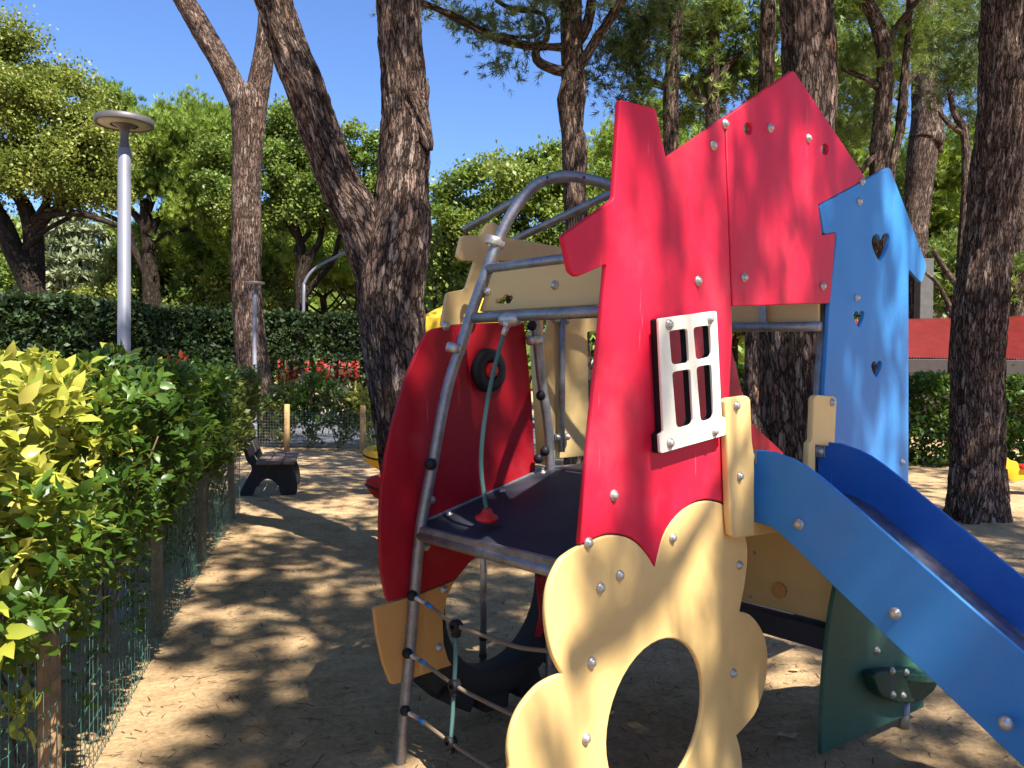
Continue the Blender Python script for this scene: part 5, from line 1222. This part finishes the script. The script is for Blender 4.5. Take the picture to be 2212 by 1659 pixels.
def box_hedge(name, label, cat, a, b, h, depth, n, size, mt, seed, zlo=0.0, sparse=None, stemn=0, kind='leaf4', widen=1.4, group=None):
    rng = np.random.default_rng(seed); a = np.array(a, float); b = np.array(b, float); ax = b - a; L = np.linalg.norm(ax); ax /= L; nr_ = np.array((ax[1], -ax[0], 0))
    if nr_[1] > 0: nr_ = -nr_
    t = rng.random(n) * L; z = zlo + (h - zlo) * rng.random(n); w = rng.random(n) ** 1.5 * depth
    topm = rng.random(n) > 0.75; z[topm] = h - rng.random(topm.sum()) ** 2 * 0.3; w[topm] = rng.random(topm.sum()) * depth
    bul = np.array([noise.noise(Vector((t[i] * .9, z[i] * .9, seed))) * 0.26 + noise.noise(Vector((t[i] * 2.5, z[i] * 2.5, seed))) * 0.20 for i in range(n)])
    pos = a[None] + ax[None] * t[:, None] + nr_[None] * (bul - w)[:, None]; pos[:, 2] = z + bul * 0.8 * (z / h) + (rng.random(n) < .02) * rng.random(n) * .22
    rn = np.clip(0.45 + bul * 1.6 + rng.normal(size=n) * .2, 0, 1)
    if sparse: k = sparse(t, z, rng); pos = pos[k]; rn = rn[k]
    c = (a + b) / 2; th = thing(name, label, cat, (c[0], c[1], 0), group)
    scatter('leaves', kind, pos, size, M[mt], th, 0.4, rng, rnd=rn, widen=widen)
    if stemn:
        m = Multi()
        for i in range(stemn):
            q = a + ax * L * (i + .5 + rng.uniform(-.2, .2)) / stemn - nr_ * depth * .4; m.add(tube_arrays([(Vector((q[0], q[1], -.05)), size * .35), (Vector((q[0] + rng.uniform(-.1, .1), q[1], h * .5)), size * .3), (Vector((q[0], q[1], h * .85)), size * .12)], 7))
        m.build('stem', M['stem'], th)
    return th
hl = P(-60, 800, 19); hm = P(560, 800, 27)
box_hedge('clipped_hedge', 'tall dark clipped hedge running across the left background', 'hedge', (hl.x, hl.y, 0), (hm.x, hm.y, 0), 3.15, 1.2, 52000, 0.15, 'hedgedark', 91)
h2 = P(555, 800, 27.4); h3 = P(930, 800, 29)
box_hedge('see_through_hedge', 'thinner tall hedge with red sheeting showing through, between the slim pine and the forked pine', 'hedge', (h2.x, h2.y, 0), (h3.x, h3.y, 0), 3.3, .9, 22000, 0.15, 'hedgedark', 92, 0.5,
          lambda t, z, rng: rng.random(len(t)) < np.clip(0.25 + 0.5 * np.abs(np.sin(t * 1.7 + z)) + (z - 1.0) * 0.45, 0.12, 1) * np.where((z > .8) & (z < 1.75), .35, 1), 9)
r1 = P(1560, 800, 14); r2 = P(2300, 800, 13.2)
box_hedge('laurel_hedge', 'glossy hedge in front of the red-roofed building on the right', 'hedge', (r1.x, r1.y, 0), (r2.x, r2.y, 0), 1.45, .9, 14000, 0.10, 'hedge', 93, 0.0, None, 12, 'leaf')
# shrubs along the middle fence
for i, (u, h_, w_, mt, lab) in enumerate(((520, 1.0, .5, 'hedge2', 'dim leafy shrub behind the bench'), (672, 1.35, .45, 'hedge', 'upright glossy green shrub right of the first middle fence post'), (735, 1.1, .42, 'hedge2', 'loose yellow-green shrub in the middle of the far fence'), (785, 1.15, .28, 'vari', 'golden shrub beside the second middle fence post'), (605, .95, .35, 'hedge2', 'low dull shrub left of the first middle fence post'))):
    c = P(u, 800, 15.6); rng = np.random.default_rng(100 + i); th = thing('shrub', lab, 'shrub', (c.x, c.y, 0))
    pos, rn = clumps([(c.x, c.y, h_ * .72, w_, w_, h_ * .32), (c.x + .1, c.y, h_ * .4, w_ * .7, w_ * .6, h_ * .3)], 1150, 0.13, 0.3, 1.0, rng, 1.0)
    scatter('leaves', 'leaf', pos, 0.10, M[mt], th, .6, rng, rnd=rn, widen=1.2)
    m = Multi()
    for k in range(5): m.add(tube_arrays([(Vector((c.x + rng.uniform(-.08, .08), c.y, -.03)), .011), (Vector((c.x + rng.uniform(-.2, .2), c.y, h_ * .5)), .009), (Vector((c.x + rng.uniform(-.3, .3), c.y, h_ * .95)), .004)], 6))
    m.build('stem', M['stem'], th)
# tall conifer left of the lamp, end of the dark hedge
# ================================================================== STREET LAMPS
def street_lamp(loc, label, group='round-headed lamp posts'):
    t = thing('street_lamp', label, 'lamp post', loc, group); x, y = loc[0], loc[1]
    bmobj('pole', xf(lathe([(0.05, -0.05), (0.05, 0.5), (0.0375, 0.52), (0.0375, 2.86), (0.034, 2.865), (0, 2.865)], 28), Matrix.Translation((x, y, 0))), M['lamp'], t, True)
    bmobj('access_door', xf(boxbm((0, 0, 0), .05, .006, .16, None, .002), Matrix.Translation((x, y - .0485, .40))), M['lampdark'], t)
    bmobj('joint_ring', xf(lathe([(0.0378, 1.55), (0.0395, 1.552), (0.0395, 1.565), (0.0378, 1.567)], 28), Matrix.Translation((x, y, 0))), M['lampdark'], t)
    bmobj('neck', xf(lathe([(0.0, 2.85), (0.030, 2.86), (0.026, 2.875), (0.024, 2.95), (0.030, 2.985), (0.07, 3.005), (0.075, 3.012)], 28), Matrix.Translation((x, y, 0))), M['lampdark'], t, True)
    h = bmobj('lamp_head', xf(lathe([(0.0, 3.012), (0.145, 3.020), (0.166, 3.004), (0.168, 3.010), (0.168, 3.040), (0.160, 3.046), (0, 3.052)], 40), Matrix.Translation((x, y, 0))), M['lampdark'], t, True)
    bmobj('diffuser', xf(lathe([(0.08, 3.006), (0.150, 3.016), (0.150, 3.010), (0.08, 3.002)], 40), Matrix.Translation((x, y, 0))), M['lens'], h, True)
    return t
pl_ = P(268, 800, 5.05); la = street_lamp((pl_.x, pl_.y, 0), 'grey lamp post with flat round head rising out of the near hedge')
pb_ = P(550, 800, 14.8)
lb = la.copy(); COL.objects.link(lb); lb.location = (pb_.x, pb_.y, 0); lb['label'] = 'smaller looking grey lamp post in front of the slim forked pine'
for c in la.children:
    d = c.copy(); COL.objects.link(d); d.parent = lb
    for g_ in c.children:
        e = g_.copy(); COL.objects.link(e); e.parent = d
# distant curved street light
Y = 29.6; sl = thing('road_light', 'distant tall curved street light arching right over the hedge', 'street light', (P(655, 800, Y).x, Y, 0))
tube('pole', [Vector((P(655, 800, Y).x, Y, 0)), P(656, 640, Y), P(658, 612, Y), P(672, 588, Y), P(700, 568, Y), P(735, 551, Y)], 0.055, M['lamp'], sl, 10, 0.15)
hd = P(745, 546, Y); bmobj('lamp_head', boxbm(hd, 0.62, 0.2, 0.12, (Vector((.9, 0, .42)).normalized(), Vector((0, 1, 0)), Vector((-.42, 0, .9)).normalized()), 0.04), M['lamp'], sl)

# ================================================================== MIDDLE FENCE
fa, fb2 = P(470, 800, 15.0), P(900, 800, 14.6)
mf = thing('wire_fence', 'low wire fence with fresh wooden posts at the far end of the path', 'fence', ((fa.x + fb2.x) / 2, 14.8, 0))
for u in (480, 623, 787, 900):
    c = fa.lerp(fb2, (u - 470) / 430); m = Multi(); m.add(tube_arrays([(Vector((c.x, c.y, -.05)), .055), (Vector((c.x, c.y, .4)), .052), (Vector((c.x, c.y, .86)), .05)], 14)); m.build('post', M['postnew'], mf)
V = []; Fc = []
def wire2(a, b, r):
    s = Vector((0, 0, r)) if abs((b - a).z) < .01 else Vector((r, 0, 0)); u_ = Vector((0, r, 0)); o_ = len(V)
    for q in (a, b): V.extend([q + s, q + u_, q - s, q - u_])
    for k in range(4): Fc.append((o_ + k, o_ + (k + 1) % 4, o_ + 4 + (k + 1) % 4, o_ + 4 + k))
k = 0
while k <= 72: c = fa.lerp(fb2, k / 72); wire2(Vector((c.x, c.y - .06, 0)), Vector((c.x, c.y - .06, .72)), .0014); k += 1
for j in range(14): wire2(Vector((fa.x, fa.y - .06, .02 + j * .054)), Vector((fb2.x, fb2.y - .06, .02 + j * .054)), .0011)
npmesh('wire_mesh', V, Fc, M['wiregrey'], mf)
# red sheeting behind the far hedge
for (u0, u1, lab) in ((600, 668, 'red sheeting panel low behind the see-through hedge, left one'), (684, 800, 'wider red sheeting panel low behind the see-through hedge, right one')):
    a, b = P(u0, 800, 31), P(u1, 800, 31); bm = bmesh.new(); NN = 24; top_ = []; bot_ = []
    for i in range(NN + 1):
        q = a.lerp(b, i / NN); dy = 0.05 * math.sin(i * 1.3); top_.append(bm.verts.new((q.x, 31 + dy, 1.75 + .06 * math.sin(i * .8)))); bot_.append(bm.verts.new((q.x, 31 + dy * 2, .95 + .04 * math.sin(i))))
    for i in range(NN): bm.faces.new((top_[i], bot_[i], bot_[i + 1], top_[i + 1]))
    r = bmobj('red_screen', bm, M['redcanvas'], None, True, (a.x, 31, 0)); md = r.modifiers.new('solid', 'SOLIDIFY'); md.thickness = 0.02; tag(r, lab, 'screen')
# white caravan-like shelter roof beyond
a = P(770, 692, 36); sr = thing('white_shelter', 'white shelter roof just showing above the hedge beside the forked pine', 'shelter', (a.x, 36, 0))
bmobj('roof', boxbm((a.x, 36, a.z - .12), 1.9, 3, .28, None, .1), simple('white_roof_sheet', (.75, .74, .68), .7), sr); bmobj('wall', boxbm((a.x, 36, (a.z - .3) / 2), 1.7, 2.6, a.z - .3), M['whitewall'], sr)

# ================================================================== BENCH
Yn, Yf = 9.62, 10.8; bxx = -3.06
be = thing('park_bench', 'dark weathered wooden bench on black supports facing the play tower', 'bench', (bxx, (Yn + Yf) / 2, 0))
ym = (Yn + Yf) / 2; Lb = Yf - Yn
for dx in (0.0, 0.15, 0.30): bmobj('seat_plank', boxbm((bxx + dx + .02, ym, 0.405), .135, Lb, .035, None, .006), M['benchwood'], be)
tl_ = Vector((-.32, 0, 1)).normalized(); tn_ = Vector((1, 0, .32)).normalized()
for h_ in (.13, .30): bmobj('back_plank', boxbm(Vector((bxx - .09, ym, .43)) + tl_ * h_, .032, Lb, .14, (tn_, Vector((0, 1, 0)), tl_), .006), M['benchwood'], be)
for y in (Yn + .18, Yf - .18):
    ol = [(-.30, .0), (-.16, .0), (-.10, .12), (.02, .20), (.14, .12), (.18, 0), (.34, 0), (.36, .14), (.32, .30), (.26, .385), (-.06, .385), (-.14, .48), (-.25, .78), (-.30, .80), (-.28, .62), (-.22, .42), (-.16, .32), (-.24, .16)]
    pt = Vector((bxx, y, 0)); pts = [Vector((bxx + x_ + .05, y, z_)) for x_, z_ in smoothpoly(ol, 3)]
    panel('support', pts, pt, Vector((0, -1, 0)), Vector((1, 0, 0)), .09, M['benchleg'], be, bevel=.008)

be.rotation_euler = (0, 0, 0.21)

# ================================================================== SPRING RIDERS
def rider(loc, rz, body, strip_m, label, size=1.0):
    t = thing('spring_rider', label, 'spring rider', loc); L = Vector(loc); R3 = Matrix.Rotation(rz, 3, 'Z')
    m = Multi(); m.add(tube_arrays([(L + Vector((0.09 * math.cos(a), 0.09 * math.sin(a), 0.03 + a / 44)), .013) for a in np.linspace(0, 13, 80)], 8)); m.build('spring', M['black'], t)
    bmobj('base_plate', boxbm(L + Vector((0, 0, .012)), .26, .26, .03, None, .006), M['black'], t)
    bm = bmesh.new(); bmesh.ops.create_uvsphere(bm, u_segments=28, v_segments=18, radius=1)
    for v in bm.verts:
        x_, y_, z_ = v.co; v.co = Vector((x_ * .36 * size, y_ * .19 * size, z_ * .185 * size + (0.05 * x_ * x_) - (0.04 if abs(x_) < .35 and z_ > 0.5 else 0)))
    bmesh.ops.transform(bm, matrix=Matrix.Translation(L + Vector((0, 0, .46))) @ R3.to_4x4(), verts=bm.verts); bo = bmobj('body', bm, body, t, True)
    bb = lathe([(1.0, -.03), (1.012, 0), (1.0, .03)], 32)
    for v in bb.verts: v.co = Vector((v.co.x * .362 * size, v.co.y * .192 * size, v.co.z * .4 - .01 + .05 * v.co.x ** 2))
    bmesh.ops.transform(bb, matrix=Matrix.Translation(L + Vector((0, 0, .46))) @ R3.to_4x4(), verts=bb.verts); bmobj('stripe', bb, strip_m, bo, True)
    h0 = L + R3 @ Vector((.10, 0, .56)); h1 = L + R3 @ Vector((.13, 0, .72)); straight('handle_stem', h0, h1, .014, M['galv'], t)
    straight('handlebar', h1 + R3 @ Vector((0, -.15, 0)), h1 + R3 @ Vector((0, .15, 0)), .015, M['black'], t)
    return t
c = P(832, 1000, 9.9); rider((c.x + .02, 9.9, 0), 2.9, M['yellow'], M['black'], 'yellow rounded spring rider partly hidden by the forked pine', .85)
c = P(838, 1045, 7.4); rider((c.x + .06, 7.4, 0), 3.3, M['redknob'], M['navy'], 'red rounded spring rider with a dark stripe peeking out left of the tower', .72)
# yellow seesaw end on the right
c = P(2190, 1010, 10.4); ys = thing('yellow_rider', 'yellow wing-shaped end of a playground rider at the right edge', 'spring rider', (c.x + .3, 10.4, 0))
zy = lambda L: [(2073.75 + p[0] * .125, 898.6 + p[1] * .125) for p in L]
wing = zy([(765, 665), (800, 690), (860, 755), (920, 775), (980, 790), (1020, 850), (1030, 910), (1150, 925), (1500, 925), (1500, 1090), (1130, 1095), (1050, 1100), (1000, 1125), (920, 1130), (840, 1080), (770, 990), (740, 910), (728, 760), (740, 700)])
yp = [P(u, v, 10.4) for u, v in smoothpoly(wing, 2)]; panel('wing_panel', yp, Vector((0, 10.4, 0)), Vector((0, -1, 0)), Vector((1, 0, 0)), .03, M['yellow'], ys, bevel=.004)
s_ = P(2235, 1008, 10.5); bmobj('seat', boxbm((s_.x, 10.5, s_.z), .48, .3, .045, None, .015), M['redknob'], ys)
sb_ = P(2240, 1040, 10.5); straight('foot', Vector((sb_.x, 10.5, -.02)), Vector((sb_.x, 10.5, sb_.z)), .05, M['black'], ys)

# ================================================================== BUILDINGS
# yellow canopy behind the forked pine
Yc = 17.0; ca, cbb, cc = P(905, 717, Yc), P(1120, 717, Yc), P(1010, 630, Yc)
cn = thing('yellow_canopy', 'yellow canvas canopy roof behind the crimson side panel', 'canopy', (cc.x, Yc + 1, 0))
zt_ = P(905, 686, Yc).z; zb_ = P(905, 717, Yc).z; za_ = P(970, 645, Yc).z + .25
bm = bmesh.new(); x0, x1 = ca.x, cbb.x; q_ = [bm.verts.new(p) for p in ((x0, Yc, zt_), (x1, Yc, zt_), (x1, Yc + 2, zt_), (x0, Yc + 2, zt_))]; ap = bm.verts.new(((x0 + x1) / 2, Yc + 1, za_))
for i in range(4): bm.faces.new((q_[i], q_[(i + 1) % 4], ap))
bmobj('roof', bm, M['canvas'], cn)
bm = bmesh.new()
for a_, b_ in (((x0, Yc), (x1, Yc)), ((x1, Yc), (x1, Yc + 2)), ((x1, Yc + 2), (x0, Yc + 2)), ((x0, Yc + 2), (x0, Yc))):
    bm.faces.new([bm.verts.new((a_[0], a_[1], zt_ - .004)), bm.verts.new((b_[0], b_[1], zt_ - .004)), bm.verts.new((b_[0], b_[1], zb_)), bm.verts.new((a_[0], a_[1], zb_))])
bmobj('valance', bm, M['canvas'], cn)
for x_, y_ in ((x0 + .05, Yc + .05), (x1 - .05, Yc + .05), (x1 - .05, Yc + 1.95), (x0 + .05, Yc + 1.95)): straight('leg', Vector((x_, y_, 0)), Vector((x_, y_, zt_)), .025, M['galv'], cn)

# red-roofed building on the right
Yb = 19.0
e0, e1 = P(1900, 771, Yb), P(2420, 770, Yb); zr0 = e0.z; rt_ = P(2000, 716, Yb + 2.6)
rb = thing('red_roofed_building', 'low building with a red corrugated roof behind the right hedge', 'building', ((e0.x + e1.x) / 2, Yb + 2, 0))
bm = bmesh.new(); nx_ = 260; ra = []; rz_ = []
for i in range(nx_ + 1):
    x_ = e0.x + (e1.x - e0.x) * i / nx_; w_ = 0.022 * math.cos(i * math.pi / 1.5) ; sk = 0.0
    ra.append(bm.verts.new((x_, Yb, zr0 + w_))); rz_.append(bm.verts.new((x_ + .35, Yb + 2.8, zr0 + 1.0 + (x_ - e0.x) * .035 + w_)))
for i in range(nx_): bm.faces.new((ra[i], ra[i + 1], rz_[i + 1], rz_[i]))
bmobj('roof', bm, simple('red_corrugated_sheet', (.27, .035, .028), .6, 0, .25, 3.0), rb)  # red darkened to carry the shade lying on the roof
bmobj('gutter', boxbm(((e0.x + e1.x) / 2, Yb - .04, zr0 - .20), e1.x - e0.x, .10, .32, None, .01), simple('dark_fascia', (.035, .025, .022), .6), rb)
bmobj('wall', boxbm(((e0.x + e1.x) / 2, Yb + 1.6, (zr0 - .3) / 2), e1.x - e0.x, .2, zr0 - .3), simple('dim_wall', (.10, .09, .08), .8), rb)
for u in (2030, 2200, 2370):
    c = P(u, 800, Yb + 1.45); w_ = bmobj('window', boxbm((c.x, Yb + 1.47, 1.25), 1.5, .06, .95, None, .01), M['whitewall'], rb)
    bmobj('pane', boxbm((c.x, Yb + 1.43, 1.25), 1.36, .02, .82), simple('dull_glass', (.22, .26, .27), .15), w_)
for u in (1945, 2120, 2290): c = P(u, 800, Yb + .15); straight('post', Vector((c.x, Yb + .15, 0)), Vector((c.x, Yb + .15, zr0 - .25)), .06, M['black'], rb)
# dark-roofed hut behind
Yh = 26.0; h0, h1 = P(1880, 700, Yh), P(2500, 690, Yh)
dh = thing('dark_roofed_hut', 'hut with a dark tiled roof above and behind the red roof', 'building', ((h0.x + h1.x) / 2, Yh + 3, 0))
bm = bmesh.new(); zt2 = P(2000, 678, Yh + 3).z
for tri in ([(h0.x, Yh, h0.z - .35), (h1.x, Yh, h0.z - .3), (h1.x, Yh + 3, zt2 + .6), (h0.x, Yh + 3, zt2)], [(h0.x, Yh + 3, zt2 - .004), (h1.x, Yh + 3, zt2 + .596), (h1.x, Yh + 6, h0.z - .6), (h0.x, Yh + 6, h0.z - .6)]): bm.faces.new([bm.verts.new(p) for p in tri])
bmobj('roof', bm, M['darkroof'], dh); bmobj('wall', boxbm(((h0.x + h1.x) / 2, Yh + 3, (h0.z - .5) / 2), h1.x - h0.x - .4, 5, h0.z - .5), simple('brown_wall', (.12, .085, .06), .8), dh)
# pale post-like panel wall left of the hut
c = P(1995, 640, 22); pw = bmobj('pale_pillar', boxbm((c.x, 22, P(1995, 560, 22).z / 2), .35, .35, P(1995, 560, 22).z, None, .02), simple('grey_render', (.085, .085, .08), .85), None, False, (c.x, 22, 0)); tag(pw, 'pale grey pillar just right of the blue tower above the red roof', 'pillar')

# scattered pale leaves on the shaded sand
for i, (u, v, s_, lab) in enumerate(((1660, 1412, .028, 'small pale dry leaf on the shaded sand nearest the flower panel edge'), (1835, 1580, .0, ''), (1700, 1587, .045, 'largest pale dry leaf lying on the shaded sand below the green panel'), (1716, 1446, .026, 'pale dry leaf on the shaded sand behind the largest one'))):
    if s_ == 0: continue
    p = G(u, v, .016); bm = bmesh.new(); ol = [(-1, 0), (-.5, .5), (.1, .42), (.9, .55), (1.1, 0), (.6, -.35), (0, -.5), (-.6, -.4)]
    vs = [bm.verts.new((p.x + x_ * s_, p.y + y_ * s_, p.z + .15 * s_ * math.sin(k * 2.1))) for k, (x_, y_) in enumerate(ol)]; bm.faces.new(vs)
    lf = bmobj('dry_leaf', bm, M['chip'], None, False, (p.x, p.y, 0)); md = lf.modifiers.new('solid', 'SOLIDIFY'); md.thickness = .001; tag(lf, lab, 'leaf')
